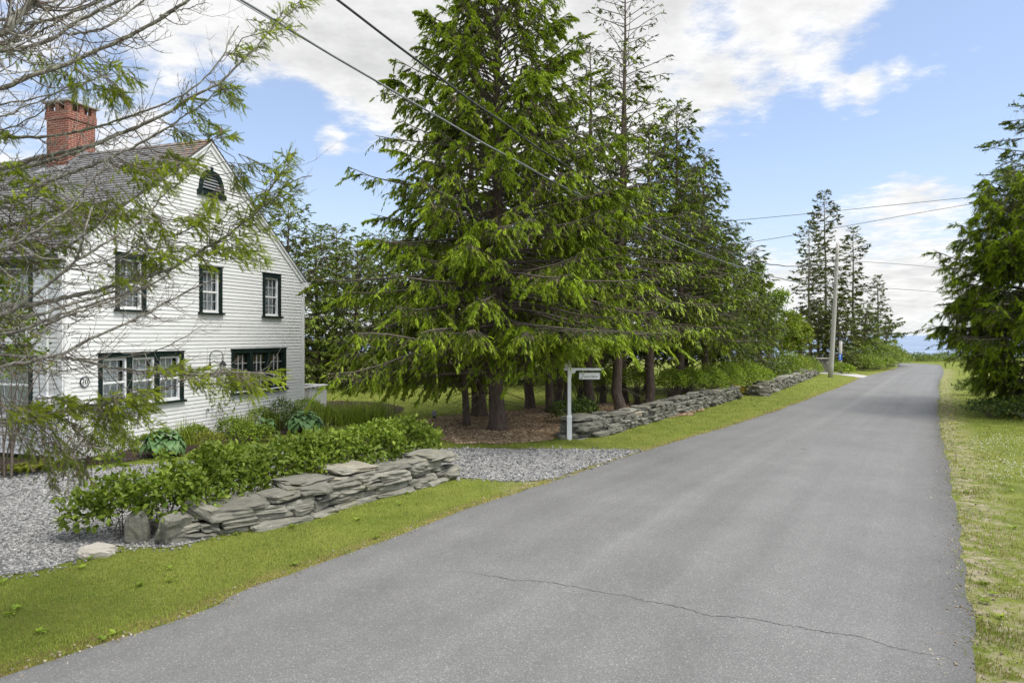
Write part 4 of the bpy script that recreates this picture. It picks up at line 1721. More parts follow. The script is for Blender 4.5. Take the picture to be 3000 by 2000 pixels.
# the main tree
x, y, _ = G(1457, 1262)
conifer('spruce_tree', 'tallest front spruce with the thickest flared trunk beside the gravel drive', (x, y + .3, 0), 16.8, 6.35, 1.7, .25, 21, lambda q: (1 - q) ** .88 * (.85 + .15 * np.clip(q / .12, 0, 1)),
        nb=380, sp1=.15, sp2=.058, sl=.165, fing=(.42, .36), flare=.8, tmpl='fuzz', clump=.8, brown=.7, droop=.42, hang=.48, a_top=1.1, a_bot=-.12, new=1.0, dead=120, group=FRONT, bare=.30, blk=.34,
        zfloor=lambda a: np.where(np.cos(a - 2.9) > .35, 1.55, 3.05))
TREES = [
    # px, py of the trunk foot, H, R, crown base, trunk radius, label, lean, kind
    (1366, 1246, 7.5, 2.6, 3.6, .115, 'slim spruce with a burl at its foot, left of the thickest trunk', (-.2, .3), 'n'),
    (1404, 1218, 12.5, 3.6, 2.6, .26, 'spruce with a broad swollen trunk just behind the thickest one', (-.5, .2), 'n'),
    (1553, 1196, 11.5, 3.2, 3.0, .19, 'spruce right behind the thickest trunk with a short visible foot', (0, .3), 'n'),
    (1610, 1208, 12.4, 3.0, 3.2, .15, 'leaning spruce trunk left of the white sign post', (.7, .2), 'n'),
    (1638, 1188, 9.5, 2.4, 3.2, .13, 'straight thin spruce trunk seen just left of the sign post', (0, 0), 'n'),
    (1655, 1202, 9.0, 2.3, 3.2, .13, 'spruce trunk that leans right behind the sign post', (.8, 0), 'n'),
    (1722, 1196, 8.0, 2.0, 4.2, .13, 'short spruce trunk under the hanging sign board', (0, .2), 'n'),
    (1816, 1212, 14.0, 3.1, 3.7, .20, 'spruce with a bare dark trunk close behind the long stone wall', (.1, .3), 'n'),
    (1904, 1192, 12.0, 3.4, 3.4, .19, 'second bare-trunked spruce behind the long stone wall', (0, .2), 'n'),
]
for i, (px, py, H, R, cb, tr, lab, lean, kd) in enumerate(TREES):
    p = G(px, py)
    conifer('spruce_tree', lab, tuple(p), H, R * 1.12, cb * .74, tr, 40 + i, P_CONE, nb=int(9 * H), sp1=.24, sp2=.10, sl=.18, fing=(.45, .35), droop=.4, hang=.35, zfloor=2.7 if px < 1700 else 3.3, a_top=.9, a_bot=-.1,
            new=.7, lean=lean, group=FRONT, dead=50, bare=.3, blk=.36, flare=.6)
# tall thin-topped tree behind, its neighbours, and the ones that close the group on the right
CLOSE = 'conifers closing the group towards the pole'
x, y, _ = at(1825, 30)
conifer('spruce_tree', 'tall thin spruce with a sparse see-through top above the others', (x, y, 0), 19.5, 2.6, 5.5, .20, 61, lambda q: .55 + .45 * (1 - q) - .35 * np.clip((q - .8) / .2, 0, 1), nb=110, sp1=.34, sp2=.17, sl=.19,
        droop=.25, hang=.3, a_top=.75, a_bot=-.1, new=.35, mats=('spr_blue_new', 'spr_old', 'twig'), group=CLOSE, bare=.40, blk=.26, fill=1.1)
x, y, _ = at(1730, 27.5)
conifer('spruce_tree', 'narrow spruce with a pointed top left of the tall thin one', (x, y, 0), 14.8, 2.3, 4, .2, 62, P_CONE, nb=120, sp1=.24, sp2=.13, sl=.18, hang=.5, new=.45, mats=('spr_blue_new', 'spr_old', 'twig'), group=CLOSE)
for px, dep, H, R, cb, sd_, mt, lab in (
    (1985, 30, 13.2, 3.0, 2.8, 63, ('spr_new', 'spr_old', 'twig'), 'yellow-green spruce whose top stands right of the tall thin one'),
    (2065, 33, 11.8, 3.0, 2.2, 64, ('spr_blue_new', 'spr_blue', 'twig'), 'blue-green spruce with long horizontal arms over the hedge row'),
    (2010, 36, 12.0, 3.4, 1.8, 65, ('spr_new', 'spr_old', 'twig'), 'full spruce behind the yellow-green one'),
    (2090, 36, 8.6, 2.7, 1.2, 66, ('spr_new', 'spr_old', 'twig'), 'bushy low-branched spruce behind the hedge row'),
    (2170, 40, 8.3, 2.4, .8, 67, ('spr_new', 'spr_old', 'twig'), 'rounded spruce before the loose-leaved trees'),
    (2225, 45, 5.6, 1.9, .3, 68, ('spr_blue_new', 'spr_blue', 'twig'), 'small dark fir low beside the loose-leaved trees'),
    (1900, 37, 10.5, 3.4, 1.2, 69, ('spr_blue_new', 'spr_blue', 'twig'), 'dark spruce seen between the two bare trunks'),
    (1760, 37, 10.5, 3.4, 1.0, 70, ('spr_blue_new', 'spr_blue', 'twig'), 'dark spruce seen above the hanging sign board'),
):
    x, y, _ = at(px, dep)
    conifer('spruce_tree', lab, (x, y, 0), H, R, cb, .2, sd_, P_FULL if H < 9.5 else P_CONE, nb=int(14 * H), sp1=.24, sp2=.10, sl=.19, tmpl='fuzz', fing=(.5, .22), zfloor=(2.7 if px < 2100 else None), droop=.35, hang=.45, a_top=.8, a_bot=-.05, new=.55, mats=mt, group=CLOSE, bare=.2)
# dark woodland edge behind the lawn
WOOD = 'dark conifers along the back of the lawn'
for i, (px, dep, H, R, lab) in enumerate((
    (845, 37, 10.2, 2.6, 'dark conifer rising right behind the house roof'), (925, 39, 9.0, 2.4, 'dark conifer behind the deck railing'),
    (985, 41, 9.6, 2.5, 'dark conifer with a layered bluish crown at the lawn edge'), (1045, 38, 8.2, 2.6, 'dark conifer at the lawn edge beside the front spruce'),
    (1120, 42, 9.2, 3.0, 'dark conifer behind the left arms of the front spruce'), (1210, 41, 9.5, 3.0, 'dark conifer behind the lawn, seen left of the trunks'),
    (1310, 42, 9.0, 3.2, 'dark conifer behind the lawn, above the thin burled trunk'), (1400, 41, 8.5, 3.0, 'dark conifer behind the lawn, in line with the swollen trunk'),
    (1500, 42, 9.0, 3.2, 'dark conifer behind the lawn, in line with the thickest trunk'), (1600, 43, 9.5, 3.2, 'dark conifer behind the lawn, left of the sign post'),
    (1690, 42, 9.0, 3.0, 'dark conifer behind the lawn, right of the sign post'),
)):
    x, y, _ = at(px, dep)
    conifer('conifer', lab, (x, y, 0), H, R, .25, .18, 80 + i, P_FULL, nb=int(14 * H), sp1=.26, sp2=.10, sl=.20, fing=(.5, .2), droop=.3, hang=.3, a_top=.7, a_bot=-.1, new=.55, mats=('spr_blue_new', 'spr_blue_new', 'twig'), group=WOOD, bare=.15, tmpl='shoot', fill=1.8)

# big spruces on the right verge
x, y, _ = at(3045, 25.5)
conifer('spruce_tree', 'broad bushy spruce leaning over the right verge down to the grass', (x, y, 0), 9.0, 3.5, .4, .24, 101, lambda q: np.clip(1 - q ** 2.4, 0, 1) ** .62 * (.30 + .70 * np.clip(q / .32, 0, 1)), nb=330, sp1=.18, sp2=.09, sl=.21, clump=.6, droop=.42, hang=.55,
        a_top=.8, a_bot=.05, new=.7, mats=('spr_new', 'spr_blue', 'twig'), bare=.3, tmpl='mid', dead=60)
x, y, _ = at(3075, 28.5)
conifer('spruce_tree', 'tall open spruce rising behind the broad bushy one', (x, y, 0), 14.2, 4.5, 3.0, .26, 102, lambda q: (1 - q) ** .7, nb=84, sp1=.20, sp2=.10, sl=.20, droop=.25, hang=.2, a_top=.35, a_bot=.0, new=.3,
        mats=('spr_blue_new', 'spr_blue', 'twig'), bare=.2, tmpl='mid')

# far group beside the pole
FAR = 'wind-bitten spruces beyond the pole'
for px, dep, ytop, R, cb, sd_, pr, mt, lab, bl in (
    (2372, 62, 640, 2.3, 2.6, 111, P_TUFT, ('spr_olive', 'spr_blue', 'twig'), 'thin spruce with tufted crown, left of the far three', .26),
    (2418, 64, 552, 2.6, 2.6, 112, P_TUFT, ('spr_olive', 'spr_blue', 'twig'), 'tallest thin spruce of the far group', .26),
    (2500, 66, 662, 2.4, 1.6, 113, P_TUFT, ('spr_olive', 'spr_blue', 'twig'), 'thin spruce right of the utility pole', .26),
    (2572, 72, 802, 1.7, 1.8, 114, P_CONE, ('spr_olive', 'spr_blue', 'twig'), 'thin pointed spruce with a bare brown trunk near the sea', .25),
    (2598, 75, 925, 3.0, .4, 115, P_CONE, ('spr_blue_new', 'spr_blue', 'twig'), 'low windswept spruce reaching towards the sea', .30),
):
    x, y, _ = at(px, dep)
    H = CAM_H + (HOR - ytop) * dep / FPX
    conifer('spruce_tree', lab, (x, y, 0), H, R, cb, .17, sd_, pr, nb=int(9 * H), sp1=.22, sp2=.11, sl=.30, droop=.22, hang=.15, a_top=.35, a_bot=-.05, new=.4, mats=mt, group=FAR, tmpl='low', bare=.25, blk=bl, fill=1.5,
            skew=(0.1, .45) if sd_ == 115 else None, bark='bark_grey', branch_r=1.1)
for px, dep, H, R, sd_, lab in ((2455, 58, 6.6, 2.0, 121, 'rounded olive-green pine right behind the utility pole'), (2398, 59, 5.0, 1.7, 122, 'lower olive pine left of the utility pole'), (2535, 62, 5.4, 1.8, 123, 'dark rounded spruce right of the utility pole'), (2345, 56, 4.2, 1.3, 124, 'small olive spruce by the stone pillar')):
    x, y, _ = at(px, dep)
    conifer('pine_tree', lab, (x, y, 0), H, R, .5, .15, sd_, P_FULL, nb=int(17 * H), sp1=.26, sp2=.15, sl=.26, droop=.2, hang=.1, a_top=.6, a_bot=0, new=.75, mats=('spr_olive', 'spr_old', 'twig') if sd_ != 123 else ('spr_blue_new', 'spr_blue', 'twig'), tmpl='low', group='rounded pines beside the pole')

# loose-leaved trees left of the pole
for px, dep, H, sd_, bl, lab in (
    (2205, 47, 8.2, 131, [((0, 0, 5.6), (1.0, 1.0, 1.9)), ((-.5, .2, 4.2), (1.1, 1.0, 1.2)), ((.3, -.2, 7.2), (.5, .5, 1.0))], 'slender pale-leaved tree with wispy top behind the rounded spruce'),
    (2255, 50, 7.0, 132, [((0, 0, 4.6), (1.2, 1.0, 1.3)), ((.8, .2, 5.6), (.9, .8, .8)), ((-.3, 0, 3.2), (1.2, 1.1, 1.0))], 'airy birch-like tree with an open crown against the sky'),
    (2300, 53, 5.0, 133, [((0, 0, 3.2), (1.4, 1.2, 1.2)), ((.6, .2, 4.2), (.8, .8, .7)), ((-.6, -.2, 2.2), (1.3, 1.1, .9))], 'yellow-green small tree between the birch and the far pines'),
    (2345, 54, 4.6, 134, [((0, 0, 2.9), (1.0, .9, 1.2)), ((-.5, .2, 2.0), (1.1, 1.0, .9))], 'low yellow-green tree left of the stone pillar'),
):
    x, y, _ = at(px, dep)
    broad_tree('leafy_tree', lab, (x, y, 0), H, .09, bl, 5200, .17, sd_, ('leaf_bright', 'leaf_yel') if sd_ > 132 else ('leaf_mid', 'leaf_row'), 'small leafy trees before the pole')

# ------------------------------------------------------------------ dry stone walls


def cube_template(cuts=4):
    bm = bmesh.new()
    bmesh.ops.create_cube(bm, size=2)
    bmesh.ops.subdivide_edges(bm, edges=bm.edges[:], cuts=cuts, use_grid_fill=True)
    V = np.array([v.co[:] for v in bm.verts])
    F = [tuple(v.index for v in f.verts) for f in bm.faces]
    bm.free()
    return V, F


CUBE_V, CUBE_F = cube_template(4)


def stone_verts(r, ex=10):
    p = CUBE_V.copy()
    nrm = (np.abs(p) ** ex).sum(1) ** (1 / ex)
    p = p / nrm[:, None]
    # uneven plan outline and slabby layering
    for k in range(5):
        f = r.normal(size=3) * (1.6 + .9 * k)
        a = r.normal(size=3) * np.array([.055, .10, .055]) / (1 + .45 * k)
        p = p + np.sin(p @ f + r.uniform(0, 6.28))[:, None] * a
    p[:, 0] += p[:, 2] * r.normal() * .07
    p[:, 2] *= 1 + p[:, 0] * r.normal() * .14 + p[:, 1] * r.normal() * .10
    p += r.normal(size=p.shape) * np.array([.018, .035, .035])
    return p


def stone_wall(name, label, path, height, thick, seed, lens, ths, batter=.08, extra=(), mat='stone', back=True, cap=True, group=None, max_parts=100):
    r = np.random.default_rng(seed)
    p = smooth_poly(path, 200)
    L = np.concatenate([[0], np.cumsum(np.linalg.norm(np.diff(p, axis=0), axis=1))])
    tot = L[-1]
    tang = unit(np.gradient(p, axis=0))
    inw = np.stack([-tang[:, 1], tang[:, 0]], 1)      # away from the road
    pos = lambda s: np.array([np.interp(s, L, p[:, 0]), np.interp(s, L, p[:, 1])])
    def frame(s):
        t = np.array([np.interp(s, L, tang[:, 0]), np.interp(s, L, tang[:, 1])])
        t /= np.linalg.norm(t)
        return t, np.array([-t[1], t[0]])
    stones = []

    def put(s, z, ln, dp, th, off, yaw=0., roll=0., pitch=0., ex=11, var=None):
        V = stone_verts(r, ex) * np.array([ln / 2, dp / 2, th / 2])
        cy, sy = math.cos(pitch), math.sin(pitch)
        V = V @ np.array([[cy, 0, sy], [0, 1, 0], [-sy, 0, cy]]).T
        cr, sr = math.cos(roll), math.sin(roll)
        V = V @ np.array([[1, 0, 0], [0, cr, -sr], [0, sr, cr]]).T
        t, n = frame(s)
        a = math.atan2(t[1], t[0]) + yaw
        ca, sa = math.cos(a), math.sin(a)
        V = V @ np.array([[ca, -sa, 0], [sa, ca, 0], [0, 0, 1]]).T
        c = pos(s) + n * off
        V = V + np.array([c[0], c[1], z])
        stones.append((V, r.uniform(0, 1) ** 1.3 if var is None else var))
    hmax = max(height(s) for s in np.linspace(0, tot, 30))
    rows = [(0, .17)] + ([(1, thick - .16)] if back else [])
    for side, off0 in rows:
        z = -.05
        ci = 0
        while z < hmax - .03:
            th0 = r.uniform(*ths)
            s = r.uniform(-.2, 0)
            while s < tot:
                ln = r.uniform(*lens) * (1.25 if ci == 0 else 1)
                th = th0 * r.uniform(.85, 1.12)
                if z + th * .6 < height(min(max(s + ln / 2, 0), tot)) and s + ln > .05 and s + ln * .5 < tot:
                    put(s + ln / 2, z + th / 2, ln * .985, r.uniform(.26, .44), th * 1.0, off0 + (z * batter if side == 0 else -z * batter) + r.normal() * .035, r.normal() * .06, r.normal() * .04, r.normal() * .025)
                s += ln
            z += th0
            ci += 1
    if cap:
        s = 0
        while s < tot:
            ln = r.uniform(lens[0] * 1.3, lens[1] * 1.15)
            h = height(min(s + ln / 2, tot))
            if h > .16:
                th = r.uniform(ths[0] * .8, ths[1])
                put(s + ln / 2, h + th * .25, ln * .96, thick * r.uniform(.55, .85), th, thick * r.uniform(.40, .52), r.normal() * .16, r.normal() * .05, r.normal() * .03)
                if r.uniform() < .22:
                    put(s + ln * r.uniform(.2, .8), h + th, ln * .6, thick * r.uniform(.4, .6), th * .8, thick * r.uniform(.3, .7), r.normal() * .3, r.normal() * .08, r.normal() * .08)
            s += ln
    for e in extra:
        put(*e[:6], **(e[6] if len(e) > 6 else {}))
    root = thing(name, label, 'stone wall', (p[0][0], p[0][1], 0), 0, group)
    o = np.array([p[0][0], p[0][1], 0])
    # a dark packed core so that no light shows through
    mb = MB()
    n = 40
    ss = np.linspace(.15, tot - .15, n)
    V = []
    for s in ss:
        t, nn = frame(s)
        h = max(.02, height(s) - .06)
        for off, zz in ((.22, -.05), (thick - .22, -.05), (thick - .24, h), (.24, h)):
            c = pos(s) + nn * off
            V.append((c[0] - o[0], c[1] - o[1], zz))
    F = []
    for i in range(n - 1):
        for q in range(4):
            F.append((4 * i + q, 4 * i + (q + 1) % 4, 4 * i + 4 + (q + 1) % 4, 4 * i + 4 + q))
    F += [(0, 3, 2, 1), (4 * n - 4, 4 * n - 3, 4 * n - 2, 4 * n - 1)]
    mb.add(np.array(V), F, 0, .3)
    mb.build('core', MT['soil'], root)
    key = [np.linalg.norm(V.mean(0) - np.array([0, 0, CAM_H])) - 6 * np.sqrt(np.prod(np.ptp(V, axis=0)[[0, 2]] + .01)) for V, _ in stones]
    order = np.argsort(key)
    rest = MB()
    for k, i in enumerate(order):
        V, vv = stones[i]
        if k < max_parts:
            mb = MB()
            mb.add(V - o, CUBE_F, 0, vv)
            mb.build('stone', MT[mat], root)
        else:
            rest.add(V - o, CUBE_F, 0, vv)
    if rest.n:
        tag(rest.build('stones', MT[mat], root), kind='stuff')
    return root


NW = pts_px([(505, 1592), (700, 1560), (860, 1532), (1040, 1480), (1180, 1445), (1325, 1402)])
stone_wall('stone_wall', 'low tumbled dry stone wall in front of the leafy hedge', NW, lambda s: float(np.interp(s, [0, .5, 1.2, 2.2, 4.2, 5.3, 6.2], [.18, .26, .34, .40, .43, .42, .40])), .85, 31, (.26, .82), (.07, .14), batter=.22,
           extra=[(5.55, .50, .95, .75, .12, .42, dict(yaw=.1)), (6.0, .12, .5, .45, .26, .15, dict(ex=4)), (6.25, .08, .3, .3, .2, .45, dict(ex=4)),
                  (.05, .20, .55, .20, .40, .10, dict(yaw=.7, roll=.35, ex=6, var=.3)), (.42, .36, .55, .22, .16, .30, dict(yaw=-.7, pitch=.3)), (.62, .33, .42, .25, .15, .45, dict(yaw=-.9, pitch=.25)),
                  (3.4, .55, .9, .75, .10, .55, {}), (2.5, .50, .8, .7, .09, .6, {})])
W2 = pts_px([(1688, 1286), (1790, 1272), (1900, 1240), (2020, 1206), (2100, 1186), (2172, 1166)])
stone_wall('stone_wall', 'long dry stone wall that starts at the sign post and runs along the verge', W2, lambda s: float(np.interp(s, [0, 1, 6, 10, 13], [.52, .50, .50, .52, .50])), .72, 32, (.22, .62), (.06, .13),
           extra=[(.42, .56, 1.10, .80, .15, .36, dict(yaw=.25, ex=5, var=.45)), (.55, .33, .95, .36, .26, .10, dict(yaw=.22, ex=9, var=.2)), (.95, .06, .7, .4, .20, .05, dict(yaw=.2, ex=4)), (1.75, .16, .75, .3, .24, .10, dict(ex=8, var=.25)), (1.22, .36, .30, .3, .30, .12, dict(ex=8, var=.3))])
W3 = pts_px([(2196, 1158), (2248, 1160), (2262, 1152), (2320, 1130), (2380, 1105), (2412, 1086)])
stone_wall('stone_wall', 'farther grey stone wall ending beside the utility pole', W3, lambda s: .50 if s > 1.6 else (.42 if s < 1.2 else .15), .75, 33, (.30, .8), (.08, .15))


def boulder(label, loc, size, seed, mat='stone', rot=0, ex=3, name='boulder', cat='rock'):
    r = np.random.default_rng(seed)
    V = stone_verts(r, ex) * np.array(size) / 2
    ca, sa = math.cos(rot), math.sin(rot)
    V = V @ np.array([[ca, -sa, 0], [sa, ca, 0], [0, 0, 1]]).T
    mb = MB()
    mb.add(V, CUBE_F, 0, .35)
    o = mb.build(name, MT[mat])
    o.location = loc
    return tag(o, label, cat)


p = G(285, 1624)
boulder('pale rounded rock half sunk in the grass at the drive edge', (p[0], p[1], .02), (.50, .34, .22), 51, 'stone_pale', .5, 2.6)
p = G(392, 1592)
boulder('upright grey stone standing in the grass beside the hedge end', (p[0], p[1] + .1, .16), (.32, .22, .52), 52, 'stone', .3, 5)
p = G(1652, 1287)
boulder('small grey stone at the foot of the white sign post', (p[0], p[1] + .1, .05), (.36, .3, .16), 53, 'stone', .2, 3)
p = G(1228, 1251)
boulder('flat pale stone lying in the lawn near the burled trunk', (p[0], p[1], .0), (.75, .5, .06), 54, 'stone_pale', .1, 3)
p = G(2462, 1086)
boulder('flat rock at the mouth of the far side drive', (p[0], p[1], .1), (1.1, .6, .35), 55, 'stone', .1, 3)


def pillar():
    x, y, _ = at(2403, 55)
    root = thing('stone_pillar', 'square stone gate pillar with flat cap among the shrubs', 'pillar', (x, y, 0))
    r = np.random.default_rng(9)
    mb = MB()
    w, h = .95, 1.05
    z = 0
    while z < h:
        th = min(r.uniform(.10, .17), h - z + .02)
        for side in range(4):
            s = -w / 2
            while s < w / 2 - .05:
                ln = min(r.uniform(.2, .45), w / 2 - s)
                V = stone_verts(r, 9) * np.array([ln / 2, .12, th / 2]) + np.array([s + ln / 2, -w / 2 + .10, z + th / 2])
                a = side * math.pi / 2
                V = V @ np.array([[math.cos(a), -math.sin(a), 0], [math.sin(a), math.cos(a), 0], [0, 0, 1]]).T
                mb.add(V, CUBE_F, 0, r.uniform(0, .9))
                s += ln
        z += th
    mb.build('shaft', MT['stone'], root)
    mb = MB()
    mb.add(stone_verts(r, 10) * np.array([.58, .58, .05]) + np.array([0, 0, h + .07]), CUBE_F, 0, .5)
    mb.build('cap', MT['stone_pale'], root)


pillar()

# ------------------------------------------------------------------ hedge, shrubs and border plants
hp = smooth_poly([G(300, 1590)[:2], G(470, 1560)[:2], G(700, 1500)[:2], G(900, 1450)[:2], G(1060, 1412)[:2], G(1190, 1378)[:2]], 12)
hpts = [(p[0] + .08, p[1] + .10 + .22 * max(0, 1 - i / 4)) for i, p in enumerate(hp)]
o0 = np.array([hpts[0][0], hpts[0][1]])
rr_ = np.random.default_rng(77)
blobs = []
for i, q in enumerate(hpts):
    h = np.interp(i, [0, 3, 11], [.60, .67, .74])
    blobs.append(((q[0] - o0[0] + rr_.normal() * .06, q[1] - o0[1] + rr_.normal() * .06, h * .82), (.62 if i else .5, .62 if i else .45, h * .80)))
blobs.append(((hpts[0][0] - o0[0] - .45, hpts[0][1] - o0[1] - .05, .34), (.45, .36, .36)))
blobs.append(((hpts[-1][0] - o0[0] + .40, hpts[-1][1] - o0[1] + .12, .62), (.30, .25, .34)))
for i in range(40):
    q = hpts[int(rr_.integers(0, len(hpts)))]
    a = rr_.uniform(0, 6.28)
    e = rr_.uniform(.2, 1.35)
    rd = .70 * math.sin(min(e, 1.5))
    blobs.append(((q[0] - o0[0] + rd * math.cos(a), q[1] - o0[1] + rd * math.sin(a), .30 + .80 * math.cos(e) ** .8), (rr_.uniform(.10, .18), rr_.uniform(.10, .18), rr_.uniform(.08, .16))))
bushy('leafy_hedge', 'broad leafy green hedge growing behind the tumbled stone wall', (o0[0], o0[1], 0), blobs, 17500, .100, 301, ('leaf_hyd', 'leaf_hyd'), stems=150, cat='hedge', shell=.35, droop=.1, cluster=3)
# small white blossom specks low in the hedge


def hosta(label, loc, rad, hgt, nleaf, lsize, seed, group):
    r = np.random.default_rng(seed)
    root = thing('hosta', label, 'hosta', loc, 0, group)
    nu, nv = 7, 4
    mb, st = MB(), MB()
    for i in range(nleaf):
        ring = (i / nleaf) ** .8
        az = i * 2.39996 + r.normal() * .2
        ln = lsize * r.uniform(.8, 1.15) * (.7 + .45 * ring)
        wd = ln * .50
        d = np.array([math.cos(az), math.sin(az), 0])
        sd_ = np.array([-d[1], d[0], 0])
        b = d * rad * (.08 + .62 * ring) + UP * hgt * (1.0 - .50 * ring ** 1.4)
        tilt = R_(35) - R_(85) * ring + r.normal() * .15
        V = []
        for u in np.linspace(0, 1, nu):
            w = wd * math.sin(math.pi * min(1, (u * .90 + .10)) ** .75) ** .9 if u < 1 else .0
            w = wd * (math.sin(math.pi * (.06 + .94 * u) ** .72))
            a = tilt - u * R_(48)
            c = b + (d * math.cos((tilt + a) / 2) + UP * math.sin((tilt + a) / 2)) * ln * u
            for v in np.linspace(-1, 1, nv):
                V.append(c + sd_ * w * v + UP * (abs(v) * w * .30 + .012 * math.sin(v * 9 + u * 7)))
        F = [(k * nv + j, k * nv + j + 1, (k + 1) * nv + j + 1, (k + 1) * nv + j) for k in range(nu - 1) for j in range(nv - 1)]
        mb.add(V, F, 0, np.clip(r.normal(.5, .25), 0, 1))
        st.tubes(np.array([(0, 0, 0), b * .5 + UP * .05, b]), [.012, .009, .006], 4)
    mb.build('leaves', MT['leaf_hosta'], root, True)
    st.build('stems', MT['leaf_mid'], root)
    return root


def blades(name, label, loc, n, hgt, spread, w, seed, mat, cat='plant', group=None, arch=.8):
    """clump of long arching blades"""
    r = np.random.default_rng(seed)
    root = thing(name, label, cat, loc, 0, group)
    K = 6
    t = np.linspace(0, 1, K)
    az = r.uniform(0, 6.28, n)
    out = np.abs(r.normal(.5, .3, n))
    h = hgt * r.uniform(.6, 1.1, n)
    b = np.stack([r.normal(size=n), r.normal(size=n)], 1) * spread * .35
    rad = (out * h * arch)[:, None] * t ** 1.6
    x = b[:, :1] + np.cos(az)[:, None] * rad
    y = b[:, 1:] + np.sin(az)[:, None] * rad
    z = h[:, None] * (t - .42 * np.clip(out, 0, 1.3)[:, None] * t ** 2.6)
    ww = w * np.array([.7, 1, 1, .8, .5, .06]) / 2
    px, py = -np.sin(az)[:, None] * ww, np.cos(az)[:, None] * ww
    A = np.stack([x + px, y + py, z], -1)
    Bb = np.stack([x - px, y - py, z], -1)
    V = np.stack([A, Bb], 2).reshape(-1, 3)
    i = np.arange(n * K * 2).reshape(n, K, 2)
    F = np.stack([i[:, :-1, 0], i[:, :-1, 1], i[:, 1:, 1], i[:, 1:, 0]], -1).reshape(-1, 4)
    mb = MB()
    mb.v.append(V)
    mb.n = len(V)
    mb.a.append(np.repeat(np.clip(r.normal(.5, .25, n), 0, 1), K * 2))
    mb.f.append(F)
    mb.m.append(np.zeros(len(F), np.int32))
    mb.build('blades', MT[mat], root)
    return root


HO = 'hostas in the house bed'
p = G(478, 1336)
hosta('largest blue-green hosta at the front of the house bed', tuple(p), .60, .60, 78, .27, 61, HO)
p = G(893, 1268)
hosta('second hosta with big pale leaves before the ornamental grass', tuple(p), .64, .60, 70, .29, 62, HO)
p = G(775, 1272)
hosta('small hosta peeking out between the leafy border plants', tuple(p), .42, .42, 18, .30, 63, HO)
p = G(212, 1372)
hosta('tiny hosta in the bare soil under the drooping spruce branch', tuple(p), .30, .20, 16, .16, 64, HO)
BORDER = 'border plants along the house wall'
p = G(545, 1302)
blades('daylily', 'clump of upright grassy leaves right behind the largest hosta', tuple(p), 150, .78, .42, .022, 65, 'grass_lily', group=BORDER)
p = G(810, 1262)
blades('daylily', 'clump of strappy leaves by the three-part green window', (p[0] - .2, p[1] + .4, 0), 170, .85, .6, .022, 66, 'grass_lily', group=BORDER)
p = G(700, 1285)
blades('daylily', 'sword-leaved clump against the clapboards in the middle of the bed', (p[0] - .25, p[1] + .9, 0), 120, .80, .4, .022, 67, 'grass_lily', group=BORDER)
for i, (px, py, n, h, s, lab) in enumerate(((950, 1236, 620, .85, 1.0, 'mound of fine ornamental grass nearest the deck'), (1030, 1240, 620, .9, 1.1, 'mound of fine ornamental grass in the middle of the three'), (1098, 1226, 560, .8, 1.0, 'mound of fine ornamental grass at the end of the bed'))):
    p = G(px, py)
    blades('ornamental_grass', lab, tuple(p), n, h, s, .014, 70 + i, 'grass_lily', 'grass clump', 'ornamental grass mounds')
p = G(612, 1316)
bushy('golden_shrub', 'small golden-leaved shrub beside the largest hosta', tuple(p), [((0, 0, .24), (.42, .40, .26))], 1500, .045, 75, ('leaf_yel', 'leaf_yel'), 20, group=BORDER, tv=LEAFS_V, tf=LEAFS_F, stem_r=.004)
p = G(722, 1296)
bushy('cranesbill', 'round mat of soft green lobed leaves in the bed', tuple(p), [((0, 0, .25), (.62, .5, .30)), ((.4, .15, .22), (.4, .4, .24))], 1700, .075, 76, ('leaf_mid', 'leaf_bright'), 24, cat='plant', group=BORDER, stem_r=.004)
p = G(845, 1262)
bushy('rose_bush', 'loose leafy rose bush near the far house corner', (p[0] - .3, p[1] + .3, 0), [((0, 0, .5), (.55, .5, .50)), ((.5, -.2, .35), (.45, .4, .35))], 1700, .065, 77, ('leaf_mid', 'leaf_dark'), 30, group=BORDER, stem_r=.005)
p = G(640, 1276)
bushy('columbine', 'thin-stemmed plant with sparse leaves below the wall tap', (p[0], p[1] + .3, 0), [((0, 0, .75), (.45, .3, .45))], 170, .07, 78, ('leaf_bright', 'leaf_mid'), 22, cat='plant', group=BORDER, shell=.3, cluster=4, stem_r=.003)
p = G(335, 1352)
bushy('viburnum', 'airy young shrub by the house corner board', tuple(p), [((0, 0, .45), (.55, .5, .45)), ((-.05, .1, 1.0), (.35, .3, .45))], 1500, .065, 79, ('leaf_bright', 'leaf_mid'), 34, group=BORDER, shell=.2, stem_r=.006)
for i, (px, py, lab) in enumerate(((92, 1392, 'bright fern under the drooping spruce branch'), (30, 1398, 'fern at the very corner of the bed by the front wall'))):
    p = G(px, py)
    r = np.random.default_rng(90 + i)
    root = thing('fern', lab, 'fern', (p[0], p[1] + .35, 0), 0, BORDER)
    mb = MB()
    for f in range(15):
        a = f * 2.4 + r.normal() * .2
        L = .62 * r.uniform(.75, 1.1)
        t = np.linspace(.12, 1, 22)
        c = np.stack([np.cos(a) * L * t * .8, np.sin(a) * L * t * .8, L * (1.0 * t - .75 * t * t)], 1)
        mb.tubes(c[::3], .004, 3)
        sdv = np.array([-math.sin(a), math.cos(a), 0])
        for sg in (-1, 1):
            dd = unit(sdv * sg + np.array([math.cos(a), math.sin(a), 0]) * .35 + UP * .05 + r.normal(size=(22, 3)) * .08)
            sz = .13 * np.sin(np.pi * np.clip(t, .1, .97)) ** .7
            mb.inst(LEAFS_V * np.array([.55, 1, 1]), LEAFS_F, frames(dd, up=np.tile(UP, (22, 1))) * sz[:, None, None], c, 0, np.clip(r.normal(.6, .2, 22), 0, 1))
    mb.build('fronds', MT['leaf_yel'], root)
